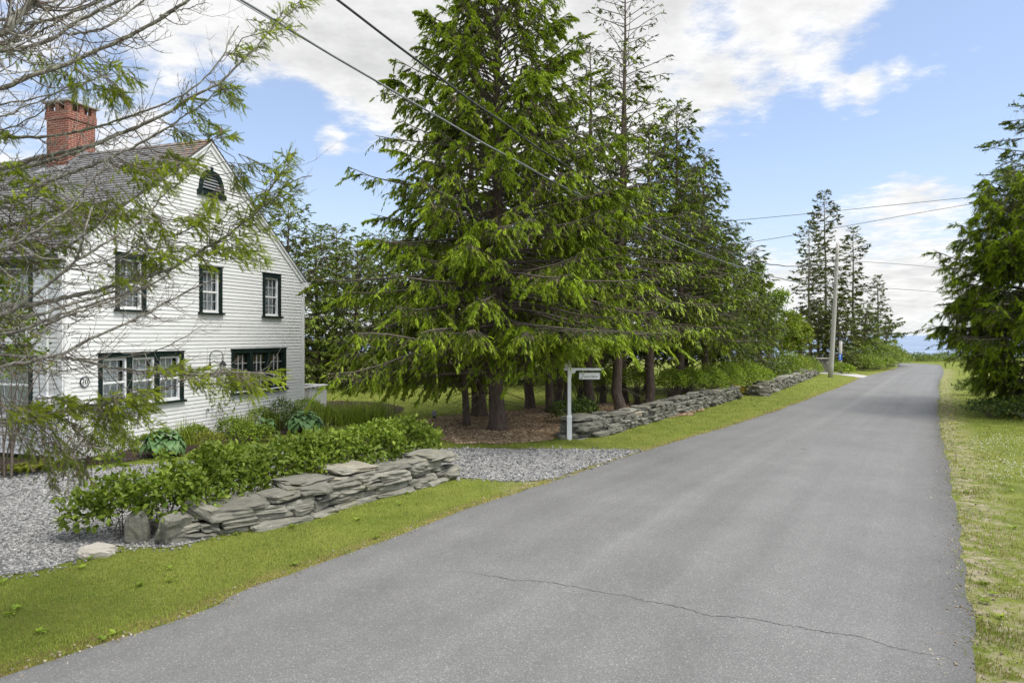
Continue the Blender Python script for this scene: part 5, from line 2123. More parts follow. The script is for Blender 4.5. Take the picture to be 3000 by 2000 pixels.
for i, (px, py, n, rad, h, lab, mt) in enumerate((
        (575, 1296, 900, .34, .50, 'low leafy clump between the largest hosta and the golden shrub', ('leaf_mid', 'leaf_bright')),
        (675, 1284, 1300, .46, .62, 'fresh green clump behind the golden shrub by the wall', ('leaf_bright', 'leaf_mid')),
        (768, 1256, 1300, .46, .70, 'leafy clump against the clapboards beside the rose bush', ('leaf_row', 'leaf_mid')),
        (430, 1318, 900, .34, .40, 'low leafy clump at the foot of the clapboards left of the largest hosta', ('leaf_bright', 'leaf_mid')),
        (900, 1228, 1500, .55, .75, 'tall leafy clump before the deck railing', ('leaf_bright', 'leaf_row')))):
    p = G(px, py)
    bushy('border_plant', lab, tuple(p), [((0, 0, h * .5), (rad, rad * .8, h * .5)), ((rad * .5, .1, h * .4), (rad * .6, rad * .5, h * .38))], n, .065, 600 + i, mt, 26, cat='plant', group=BORDER, stem_r=.004)
x, y, _ = at(-60, 14.3)
broad_tree('leafy_tree', 'small maple with yellowing leaves in front of the front-wall windows', (x, y, 0), 4.6, .06, [((.55, 0, 3.0), (.75, .7, .75)), ((.0, .2, 3.9), (.7, .7, .6)), ((.75, .1, 2.35), (.65, .6, .45)), ((-.4, 0, 3.2), (.8, .8, .9))], 4600, .095, 95, ('leaf_maple', 'leaf_mid'), tv=LEAF_V, tf=LEAF_F, shell=.25, cluster=3)

p = G(1672, 1238)
bushy('dark_shrub', 'low dark-leaved shrub behind the sign post on the wood chips', tuple(p), [((0, 0, .36), (.85, .7, .42)), ((.5, .2, .42), (.5, .5, .42))], 2600, .085, 96, ('leaf_dark', 'leaf_mid'), 30)
ROW = 'bright shrubs in the row behind the long stone wall'
for i, (px, py, r_, h, lab) in enumerate((
    (1632, 1178, .8, 1.45, 'bright clipped shrub left of the hanging sign board'), (1700, 1180, .8, 1.5, 'bright clipped shrub behind the hanging sign board'), (1765, 1182, .75, 1.5, 'bright clipped shrub left of the first bare trunk'), (1868, 1186, .85, 1.55, 'bright clipped shrub between the two bare trunks'),
    (1965, 1186, .8, 1.45, 'bright clipped shrub right of the second bare trunk'), (2020, 1182, .85, 1.5, 'bright shrub second to the right of the second bare trunk'), (2075, 1174, .95, 1.6, 'tall bright shrub over the middle of the long wall'),
    (2128, 1164, 1.0, 1.65, 'round bright shrub near the far end of the long wall'), (2178, 1154, 1.15, 1.7, 'largest bright shrub where the long wall ends'), (2215, 1146, 1.0, 1.35, 'bright shrub behind the gap between the walls'))):
    p = G(px, py)
    leg = i < 6
    bushy('garden_shrub', lab, tuple(p), [((0, 0, h * (.70 if leg else .55)), (r_, r_ * .9, h * (.36 if leg else .48)))], 2500, .085, 400 + i, ('leaf_row', 'leaf_bright'), 46, group=ROW, shell=.35, stem_r=.010)
p = G(2140, 1160)
bushy('flowering_plant', 'low plant with yellow flowers at the end of the long wall', (p[0], p[1], 0), [((0, 0, .35), (.7, .5, .32))], 700, .05, 420, ('leaf_bright', 'yellow'), 30, cat='flowers', shell=.6, stem_r=.004, tv=LEAFS_V, tf=LEAFS_F)
FARS = 'mixed shrubs behind the farther stone wall'
for i, (px, dep, r_, h, mt, lab) in enumerate((
    (2262, 42, 1.1, 1.5, 'leaf_dark', 'dark small conifer-like shrub behind the farther wall'), (2300, 45, 1.2, 1.9, 'leaf_mid', 'rounded green shrub behind the farther wall'), (2325, 48, 1.3, 1.7, 'leaf_yel', 'golden-green shrub behind the farther wall'),
    (2352, 50, 1.3, 1.5, 'leaf_rosa', 'pale flowering shrub behind the farther wall'), (2366, 52, 1.0, .95, 'leaf_rosa', 'low shrub before the stone pillar'), (2428, 57, 1.0, 1.0, 'leaf_mid', 'shrub hugging the stone pillar on the right'), (2466, 53, .8, .8, 'leaf_bright', 'small bright shrub right behind the utility pole foot'))):
    x, y, _ = at(px, dep)
    bushy('garden_shrub', lab, (x, y, 0), [((0, 0, h * .5), (r_, r_, h * .52)), ((.5, -.2, h * .4), (r_ * .6, r_ * .6, h * .4))], 1700, .12, 430 + i, (mt, 'leaf_bright'), 20, group=FARS, tv=LEAFS_V, tf=LEAFS_F)
ROSA = 'beach rose bushes by the bend'
for i, (px, dep, r_, h, lab) in enumerate((
    (2480, 60, 1.3, 1.6, 'beach rose bush next to the blue sign'), (2512, 61, 1.6, 2.3, 'beach rose bush second from the blue sign'), (2545, 63, 1.9, 2.9, 'highest beach rose bush on the bank'), (2585, 64, 1.9, 2.6, 'beach rose bush left of the windswept spruce'),
    (2608, 66, 1.5, 1.9, 'beach rose bush nearest the bend of the road'), (2530, 58, 1.5, 1.3, 'low beach rose bush at the front of the bank'), (2572, 60, 1.3, 1.2, 'low beach rose bush by the verge'))):
    x, y, _ = at(px, dep)
    bushy('beach_rose', lab, (x, y, 0), [((0, 0, h * .5), (r_, r_, h * .52)), ((r_ * .5, -.4, h * .38), (r_ * .6, r_ * .6, h * .36))], 2200, .15, 450 + i, ('leaf_rosa', 'leaf_bright'), 16, group=ROSA, tv=LEAFS_V, tf=LEAFS_F)
for i, px in enumerate((2632, 2662, 2690, 2716, 2742, 2768, 2796, 2826, 2860)):
    dep = 77 + (i % 3) * 1.5
    x, y, _ = at(px, dep)
    h = .75 + .35 * ((i * 7) % 3) / 2
    bushy('beach_rose', 'dark beach rose bush in the low row in front of the sea', (x, y, -.1), [((0, 0, h * .45), (1.5, 1.1, h * .5))], 900, .15, 470 + i, ('leaf_mid', 'leaf_rosa'), 10, group='low bushes in front of the sea', tv=LEAFS_V, tf=LEAFS_F)
for i, (px, dep, r_, h, lab) in enumerate(((2905, 25, 1.0, .8, 'low shrub in the grass under the broad spruce'), (3010, 24, 1.2, .9, 'low shrub at the frame side under the broad spruce'), (2860, 34, 1.1, 1.0, 'low shrub behind the broad spruce by the verge'))):
    x, y, _ = at(px, dep)
    bushy('dark_shrub', lab, (x, y, 0), [((0, 0, h * .4), (r_, r_ * .8, h * .45))], 1500, .08, 490 + i, ('leaf_dark', 'leaf_mid'), 20, group='low shrubs under the right spruce')

# flower box on the deck
t0, t1, o0d, ztd, zfd = DK
mbp = W(t0 + .5, o0d - .35, zfd)
fl = thing('flower_planter', 'planter with red and yellow flowers behind the deck railing', 'planter', tuple(mbp))
mb = MB()
mb.box(W(t0 + .15, o0d - .45, zfd), DV * .8, NV * .22, UP * .55)
hb(mb, 'planter_box', MT['wood_pole'], fl)
r = np.random.default_rng(6)
mb = MB()
n = 260
q = np.array([W(t0 + .15 + r.uniform(0, .8), o0d - .45 + r.uniform(0, .24), zfd + .55 + abs(r.normal()) * .14) for _ in range(n)])
for k, mi in ((slice(0, 150), 0), (slice(150, 200), 1), (slice(200, 245), 2), (slice(245, 260), 3)):
    m = len(q[k])
    mb.inst(LEAFS_V * .09, LEAFS_F, frames(unit(r.normal(size=(m, 3)) + UP), up=r.normal(size=(m, 3)) + UP), q[k] + UP * (.05 if mi else 0), mi)
MT['red'] = mat_noise('red_petal', (.45, .03, .03), (.55, .05, .05), 8, .7)
MT['purple'] = mat_noise('purple_petal', (.12, .05, .32), (.18, .08, .40), 8, .7)
hb(mb, 'flowers', [MT['leaf_mid'], MT['red'], MT['yellow'], MT['purple']], fl)

# ------------------------------------------------------------------ sign, poles, wires, lawn light


def sign():
    x, y, _ = G(1668, 1287)
    root = thing('house_sign', 'white wooden post with a hanging name board lettered Farview', 'sign', (x, y, 0))
    mb = MB()
    w = .062

    def prism(lv):
        V, F = [], []
        for z, h in lv:
            V += [(-h, -h, z), (h, -h, z), (h, h, z), (-h, h, z)]
        n = len(lv)
        for k in range(n - 1):
            for i in range(4):
                j = (i + 1) % 4
                F.append((4 * k + i, 4 * k + j, 4 * k + 4 + j, 4 * k + 4 + i))
        F += [(3, 2, 1, 0), tuple(4 * (n - 1) + i for i in range(4))]
        mb.add(np.array(V), F)
    prism([(-.1, .068), (.58, .068), (.62, .074), (.66, .074), (.72, .048), (2.10, .048), (2.13, .056), (2.16, .030), (2.19, .022), (2.21, .034), (2.235, .030), (2.26, .006)])
    mb.build('post', MT['white'], root)
    mb = MB()
    mb.box((-.27, -.030, 1.985), (1.24, 0, 0), (0, .060, 0), (0, 0, .052))
    mb.box((-.285, -.037, 2.037), (1.27, 0, 0), (0, .074, 0), (0, 0, .014))
    mb.build('arm', MT['white'], root)

    def scroll(pts, nm):
        m2 = MB()
        p = np.array(pts)
        n = len(p)
        V = [(a, -.018, b_) for a, b_ in p] + [(a, .018, b_) for a, b_ in p]
        F = [tuple(range(n)), tuple(range(2 * n - 1, n - 1, -1))] + [(i, n + i, n + (i + 1) % n, (i + 1) % n) for i in range(n)]
        m2.add(np.array(V), F)
        m2.build(nm, MT['white'], root)
    a = np.linspace(0, math.pi / 2, 7)
    scroll([(-.049, 2.052), (-.049, 2.17)] + [(-.049 - .06 - .04 * math.sin(q * 2), 2.17 - .10 * q / 1.57) for q in a] + [(-.21, 2.052)], 'bracket')
    scroll([(.049, 1.984), (.20, 1.984)] + [(.20 - .02 - .07 * q, 1.984 - .03 - .03 * math.sin(q * 3.1) - .05 * q) for q in a] + [(.049, 1.76)], 'bracket')
    bx0, bx1, bz0, bz1 = .275, .885, 1.725, 1.925
    mb = MB()
    mb.box((bx0, -.016, bz0), (bx1 - bx0, 0, 0), (0, .032, 0), (0, 0, bz1 - bz0))
    bd = mb.build('board', MT['white'], root)
    mb = MB()
    e = .010
    for (a0, a1, c0, c1) in ((bx0, bx1, bz0, bz0 + e), (bx0, bx1, bz1 - e, bz1), (bx0, bx0 + e, bz0 + e, bz1 - e), (bx1 - e, bx1, bz0 + e, bz1 - e)):
        mb.box((a0, -.0225, c0), (a1 - a0, 0, 0), (0, .006, 0), (0, 0, c1 - c0))
    mb.build('border', MT['grey_metal'], bd)
    mb = MB()
    for xx in (bx0 + .08, bx1 - .08):
        mb.tubes(np.array([(xx, 0, bz1 - .01), (xx, 0, 1.95), (xx, 0, 1.99)]), .006, 5)
    mb.build('hook', MT['black_metal'], root)
    # Farview in script strokes
    S = [
        [(0.02, .72), (.05, .88), (.14, .92), (.26, .86), (.40, .93)],
        [(.27, .87), (.23, .55), (.18, .2), (.08, .04), (.0, .14), (.05, .25)],
        [(.12, .50), (.22, .53), (.33, .55)],
        [(.52, .46), (.44, .52), (.37, .38), (.38, .20), (.46, .20), (.53, .42), (.52, .22), (.58, .20), (.63, .34)],
        [(.62, .34), (.66, .52), (.69, .44), (.75, .48), (.74, .28), (.78, .18), (.85, .34)],
        [(.86, .50), (.90, .38), (.94, .20), (1.01, .36), (1.03, .50), (1.08, .46)],
        [(1.10, .46), (1.13, .50), (1.12, .26), (1.16, .19), (1.21, .30)],
        [(1.135, .66), (1.145, .69)],
        [(1.22, .30), (1.30, .40), (1.29, .52), (1.23, .46), (1.22, .28), (1.29, .18), (1.38, .32)],
        [(1.40, .50), (1.42, .28), (1.47, .20), (1.53, .42), (1.55, .24), (1.60, .20), (1.67, .40), (1.66, .52), (1.72, .48)],
    ]
    mb = MB()
    sx, sz = .52 / 1.76, .155
    for st in S:
        p = smooth_poly(st, 26) if len(st) > 2 else np.linspace(st[0], st[1], 4)
        q = np.stack([bx0 + .045 + p[:, 0] * sx, np.zeros(len(p)), bz0 + .025 + p[:, 1] * sz], 1)
        n2 = lat(q[:, [0, 2]])
        w = .0046
        V = np.vstack([np.stack([q[:, 0] + n2[:, 0] * w, np.full(len(q), -.0185), q[:, 2] + n2[:, 1] * w], 1), np.stack([q[:, 0] - n2[:, 0] * w, np.full(len(q), -.0185), q[:, 2] - n2[:, 1] * w], 1)])
        m = len(q)
        mb.add(V, [(i, i + 1, m + i + 1, m + i) for i in range(m - 1)])
    mb.build('lettering', MT['ink'], bd)


sign()


def lawn_light():
    x, y, _ = G(1272, 1226)
    root = thing('lawn_light', 'small grey box light on a short stake in the lawn', 'lawn light', (x, y, 0))
    mb = MB()
    mb.box((-.05, -.05, -.02), (.10, 0, 0), (0, .10, 0), (0, 0, .12))
    mb.build('stake', MT['black_metal'], root)
    mb = MB()
    V, F = cube_template(2)
    V = V / ((np.abs(V) ** 8).sum(1) ** .125)[:, None]
    mb.add(V * np.array([.085, .075, .095]) + np.array([0, 0, .19]), F)
    mb.build('housing', MT['grey_metal'], root)


lawn_light()


def pole():
    b = np.array([*at(2433, 48.4)[:2], 0])
    top = P(2454, 712, 48.4)
    root = thing('utility_pole', 'leaning weathered wooden utility pole on the grass verge', 'utility pole', tuple(b))
    v = top - b
    t = np.linspace(-.01, 1, 12)[:, None]
    Pm = v * t + np.array([.03, 0, 0]) * np.sin(t * 3)
    mb = MB()
    mb.tubes(Pm, .175 - .065 * t[:, 0], 14)
    mb.build('shaft', MT['wood_pole'], root, True)
    mb = MB()
    for f in (.875, .69):
        c = v * f
        mb.tubes(np.array([c + np.array([-.20, -.05, 0]), c + np.array([.2, .05, 0])]), .022, 6)
        mb.tubes(np.array([c + np.array([-.22, -.05, -.08]), c + np.array([-.22, -.05, .0]), c + np.array([-.22, -.05, .08])]), [.04, .05, .03], 8)
        a = np.linspace(0, 2 * math.pi, 13)
        rr = .165 - .06 * f + .006
        mb.tubes(np.stack([c[0] + rr * np.cos(a), c[1] + rr * np.sin(a), np.full(13, c[2])], 1), .018, 5)
    mb.build('hardware', MT['grey_metal'], root)
    return b + v * .875, b + v * .69


A1, A2 = pole()


def cable(label, pts, r, mat='cable', wob=0.0, seed=0):
    p = smooth_poly(pts, 160)
    if wob:
        s = np.linspace(0, 1, 160)
        p = p + np.stack([0 * s, 0 * s, wob * np.sin(s * 120 + seed) * np.sin(s * 17)], 1)
    mb = MB()
    mb.tubes(p, r, 6)
    return tag(mb.build('overhead_cable', MT[mat], None, True), label, 'cable')


def span(k, a, b_, z0):
    return (23.1 - 37.1 * k, 48.4 - 49.4 * k, z0 + a * k + b_ * k * k)


up = [tuple(A1 + np.array([-.22, -.05, 0]))] + [span(k, -11.5, 18.1, 8.45) for k in np.linspace(.06, .93, 14)]
lo = [tuple(A2 + np.array([-.22, -.05, 0]))] + [span(k, -4.7, 9.95, 6.62) for k in np.linspace(.06, .93, 14)]
cable('upper black overhead cable sweeping from the pole past the tallest spruce', up, .026, wob=.02)
cable('lower grey overhead cable hanging below the black one', lo, .022, 'cable_grey', .015, 1)
lo2 = [(a, b_, c - .05 - .06 * math.sin(i * 1.1)) for i, (a, b_, c) in enumerate(lo)]
cable('thin wire lashed just under the lower grey cable', lo2, .008, 'cable_grey')
w3 = [(27.5, 30.1, 9.6), (20.5, 29.1, 8.95), (9, 27.4, 7.6), (0, 26.1, 6.85), tuple(W(WD - .6, .02, 6.0 - .45) + UP * 0)]
w4 = [(27.5, 30.1, 9.3), (20.5, 29.1, 8.7), (9, 27.4, 6.65), (0, 26.1, 5.75), tuple(W(WD - .25, .05, EAVE - .15))]
cable('upper thin service wire crossing the road to the house', w3, .011)
cable('lower thin service wire crossing the road to the house eave', w4, .011)
cable('upper wire running from the pole to the right spruces', [tuple(A1 + np.array([.2, .05, 0])), (32, 51, 8.0), (48, 59, 7.4)], .016)
cable('lower wire running from the pole to the right spruces', [tuple(A2 + np.array([.2, .05, 0])), (32, 51, 6.2), (48, 59, 6.0)], .016)


def blue_sign():
    x, y, _ = at(2461, 55)
    root = thing('sign_post', 'grey round post carrying a small blue plate, behind the utility pole', 'sign post', (x, y, 0))
    mb = MB()
    mb.tubes(np.array([(0, 0, -.1), (.02, 0, 1.2), (.05, 0, 2.5)]), [.14, .13, .12], 10)
    mb.build('post', MT['wood_pole'], root, True)
    mb = MB()
    mb.box((-.20, -.17, .98), (.30, 0, 0), (0, .02, 0), (0, 0, .50))
    pl = mb.build('plate', MT['sign_blue'], root)
    mb = MB()
    for a, b_, c, d_ in ((-.12, -.02, 1.30, 1.40), (-.10, -.04, 1.16, 1.24), (-.11, -.03, 1.05, 1.10)):
        mb.box((a, -.176, b_ * 0 + c), (b_ - a, 0, 0), (0, .004, 0), (0, 0, d_ - c))
    mb.build('markings', MT['white'], pl)


blue_sign()

# ------------------------------------------------------------------ foreground spruce: long lichened limbs reaching in from the left
FG_TRUNK = np.array([-6.9, 6.6, 0])


def foreground():
    r = np.random.default_rng(17)
    root = thing('spruce_tree', 'near spruce whose long bare lichened limbs reach across the house', 'tree', tuple(FG_TRUNK))
    mb = MB()
    z = np.linspace(-.05, 9.5, 9)
    mb.tubes(np.stack([.02 * np.sin(z * 2) + FG_TRUNK[0] * 0, .03 * np.sin(z * 3 + 1), z], 1), .21 * (1.15 - z / 11), 12)
    mb.build('trunk', MT['bark_grey'], root, True)
    LB = [  # px polyline, depth left, depth right, width px left, right
        ([(0, 100), (40, 62), (75, 27), (112, -12)], 3.6, 3.5, 22, 17),
        ([(0, 125), (60, 100), (112, 67), (178, 51), (245, 25), (310, -6)], 5.4, 5.2, 12, 7),
        ([(0, 150), (67, 140), (160, 112), (223, 67), (301, 25), (362, -6)], 5.8, 5.6, 17, 8),
        ([(85, 109), (130, 84), (192, 50), (240, 10), (252, -10)], 5.7, 5.9, 8, 5),
        ([(200, 103), (279, 89), (335, 65), (366, 45), (430, -3)], 5.8, 5.9, 8, 4),
        ([(0, 259), (78, 225), (156, 203), (252, 163), (341, 123), (424, 83), (500, 36), (556, -3)], 5.9, 6.3, 17, 9),
        ([(470, 48), (520, 33), (580, 15), (611, -4)], 6.2, 6.4, 4, 2),
        ([(0, 402), (70, 401), (134, 400), (268, 377), (379, 341), (469, 308), (536, 277), (589, 237), (643, 179), (679, 107), (700, 76)], 6.2, 6.9, 13, 3),
        ([(0, 494), (100, 465), (190, 445), (286, 420), (353, 391), (435, 356), (500, 325), (558, 286), (634, 250), (696, 192), (750, 138), (786, 94), (848, 40), (880, 8)], 6.3, 7.4, 22, 3),
        ([(0, 512), (67, 492), (156, 467), (223, 445), (300, 415), (360, 388)], 6.2, 6.7, 13, 8),
        ([(0, 595), (67, 568), (156, 525), (223, 501), (301, 472), (368, 443), (424, 412), (500, 369), (554, 330), (610, 292), (640, 262), (680, 235)], 6.0, 7.0, 18, 3),
        ([(0, 667), (89, 638), (170, 615), (260, 600), (330, 585)], 6.6, 6.9, 18, 5),
        ([(0, 734), (112, 703), (201, 674), (290, 636), (335, 613), (410, 570), (470, 530), (520, 487)], 6.4, 7.0, 16, 3),
        ([(0, 729), (100, 678), (179, 629), (212, 600), (230, 576), (263, 530), (300, 497), (335, 455)], 5.7, 5.9, 12, 4),
        ([(0, 924), (67, 886), (134, 837), (190, 794), (223, 763), (257, 745), (308, 712), (368, 674), (413, 647), (450, 610), (487, 560)], 5.6, 6.2, 18, 4),
        ([(223, 763), (233, 735), (241, 707), (255, 650), (268, 611), (277, 575)], 5.8, 5.9, 9, 4),
        ([(0, 895), (112, 888), (201, 868), (290, 850), (330, 837), (424, 812), (500, 787), (598, 729), (670, 685), (737, 636), (803, 573), (840, 545), (875, 523), (915, 514)], 6.1, 7.3, 20, 3),
        ([(737, 636), (768, 594), (803, 536), (835, 490), (851, 470), (868, 430)], 7.0, 7.1, 7, 2),
        ([(0, 790), (70, 791), (150, 785), (223, 779), (300, 765), (360, 745), (420, 705), (470, 690)], 6.2, 6.8, 8, 3),
        ([(67, 935), (156, 908), (223, 885), (290, 868), (360, 845), (420, 830)], 6.0, 6.4, 11, 5),
        ([(0, 979), (89, 957), (179, 921), (268, 890), (357, 863), (446, 832), (480, 815)], 5.8, 6.3, 16, 4),
        ([(134, 950), (201, 924), (290, 892), (379, 863), (446, 832), (500, 800)], 5.9, 6.4, 9, 3),
        ([(0, 1073), (112, 1051), (201, 1029), (254, 997), (357, 953), (446, 908), (513, 872), (580, 841), (640, 812)], 5.7, 6.5, 14, 4),
        ([(0, 1040), (134, 1046), (223, 1051), (312, 1073), (446, 1089), (536, 1096), (670, 1089), (760, 1092), (810, 1098)], 6.2, 6.9, 12, 3),
        ([(150, 1047), (207, 1052), (319, 1050), (415, 1037), (478, 1018), (542, 986), (593, 953)], 6.1, 6.4, 6, 2),
        ([(0, 1238), (89, 1229), (179, 1207), (250, 1190), (312, 1180), (402, 1163), (460, 1136)], 6.0, 6.7, 15, 4),
        ([(0, 1264), (80, 1286), (159, 1299), (239, 1304), (313, 1318)], 5.8, 6.1, 8, 2),
        ([(0, 1090), (80, 1084), (160, 1090), (230, 1078), (280, 1068)], 6.4, 6.6, 5, 2),
        ([(0, 340), (60, 318), (130, 290), (190, 258), (262, 235)], 6.6, 6.8, 8, 3),
        ([(0, 380), (75, 352), (140, 315), (180, 270)], 6.1, 6.2, 7, 3),
        ([(0, 305), (90, 290), (200, 262), (290, 225), (330, 216)], 6.4, 6.6, 8, 3),
        ([(0, 60), (30, 45), (60, 30), (110, 15), (200, -10)], 5.6, 5.6, 11, 8),
    ]
    limbs = MB()
    samples = []      # (point, tangent, radius)
    for px, d0, d1, w0, w1 in LB:
        n = max(16, len(px) * 6)
        ext = [(px[0][0] - 260, px[0][1] + (px[0][1] - px[1][1]) * 1.2 - 6)] if px[0][0] == 0 else []
        q = smooth_poly(ext + px, n)
        s = np.linspace(0, 1, n)
        dep = d0 + (d1 - d0) * s + .10 * np.sin(s * 7 + d0 * 9)
        p3 = np.array([P(a, b_, c) for (a, b_), c in zip(q, dep)])
        p3 += r.normal(size=p3.shape) * .004
        wd = (w0 + (w1 - w0) * s ** .8) * dep / FPX / 2
        if ext and px[0][1] > -50:
            # run the butt end into the trunk
            tz = p3[0][2] - .25
            end = FG_TRUNK + np.array([.08, 0, tz])
            k = 5
            link = np.array([end * (1 - f) + p3[0] * f for f in np.linspace(0, 1, k, endpoint=False)])
            p3 = np.vstack([link, p3])
            wd = np.concatenate([np.full(k, wd[0] * 1.15), wd])
        wd = wd * (1 + .10 * r.normal(size=len(wd)))
        limbs.tubes(p3 - FG_TRUNK, wd, 8 if w0 > 9 else 6, 0, cap=True)
        tg = unit(np.gradient(p3, axis=0))
        samples.append((p3, tg, wd))
    # ---- bare side twigs with spurs
    P0, D0, L0, R0 = [], [], [], []
    for p3, tg, wd in samples:
        m = int(np.linalg.norm(np.diff(p3, axis=0), axis=1).sum() / .072)
        k = r.uniform(.12, .98, m) * (len(p3) - 1.01)
        i = k.astype(int)
        f = (k - i)[:, None]
        P0.append(p3[i] * (1 - f) + p3[i + 1] * f)
        t = tg[i]
        rnd = unit(np.cross(t, r.normal(size=(m, 3))))
        a = r.uniform(.45, 1.15, m)[:, None]
        D0.append(unit(t * np.cos(a) + rnd * np.sin(a) + np.array([.1, 0, .02])))
        L0.append(r.uniform(.10, .62, m) * r.uniform(.4, 1, m))
        R0.append(np.clip(wd[i] * .35, .0022, .0055))
    P0, D0, L0, R0 = map(np.concatenate, (P0, D0, L0, R0))
    K = 6
    t = np.linspace(0, 1, K)
    m = len(P0)
    cur = unit(r.normal(size=(m, 3)) + np.array([.4, 0, .35]))
    TW = P0[:, None] + D0[:, None] * (L0[:, None] * t)[..., None] + cur[:, None] * (L0[:, None] * .38 * t ** 2)[..., None] - np.array([0, 0, 1.]) * (L0[:, None] * .25 * np.sin(t * 3.1))[..., None]
    TW += r.normal(size=TW.shape) * .006 * t[None, :, None]
    tw = MB()
    pale = r.uniform(size=m) < .45
    tw.tubes(TW[pale] - FG_TRUNK, R0[pale][:, None] * (1.1 - .75 * t), 4, 1, r.uniform(0, 1, pale.sum()), cap=False)
    tw.tubes(TW[~pale] - FG_TRUNK, R0[~pale][:, None] * (1.1 - .75 * t), 4, 0, r.uniform(0, 1, (~pale).sum()), cap=False)
    # spurs
    ns = 6
    j = np.repeat(np.arange(m), ns)
    s = r.uniform(.15, .98, len(j))
    kk = s * (K - 1.001)
    i = kk.astype(int)
    f = (kk - i)[:, None]
    b0 = TW[j, i] * (1 - f) + TW[j, i + 1] * f
    dt = unit(TW[j, np.minimum(i + 1, K - 1)] - TW[j, i])
    dd = unit(dt * .7 + unit(np.cross(dt, r.normal(size=(len(j), 3)))) * .8)
    ls = L0[j] * r.uniform(.06, .34, len(j)) * (1.1 - s * .5)
    t3 = np.linspace(0, 1, 3)
    SP = b0[:, None] + dd[:, None] * (ls[:, None] * t3)[..., None] + np.array([0, 0, .12]) * (ls[:, None] * t3 ** 2)[..., None]
    tw.tubes(SP - FG_TRUNK, np.clip(R0[j] * .5, .0012, .0026)[:, None] * (1.1 - .6 * t3), 3, 0, cap=False)
    limbs.build('limbs', MT['bark_grey'], root, True)
    tw.build('twigs', [MT['twig'], MT['twig_pale']], root)
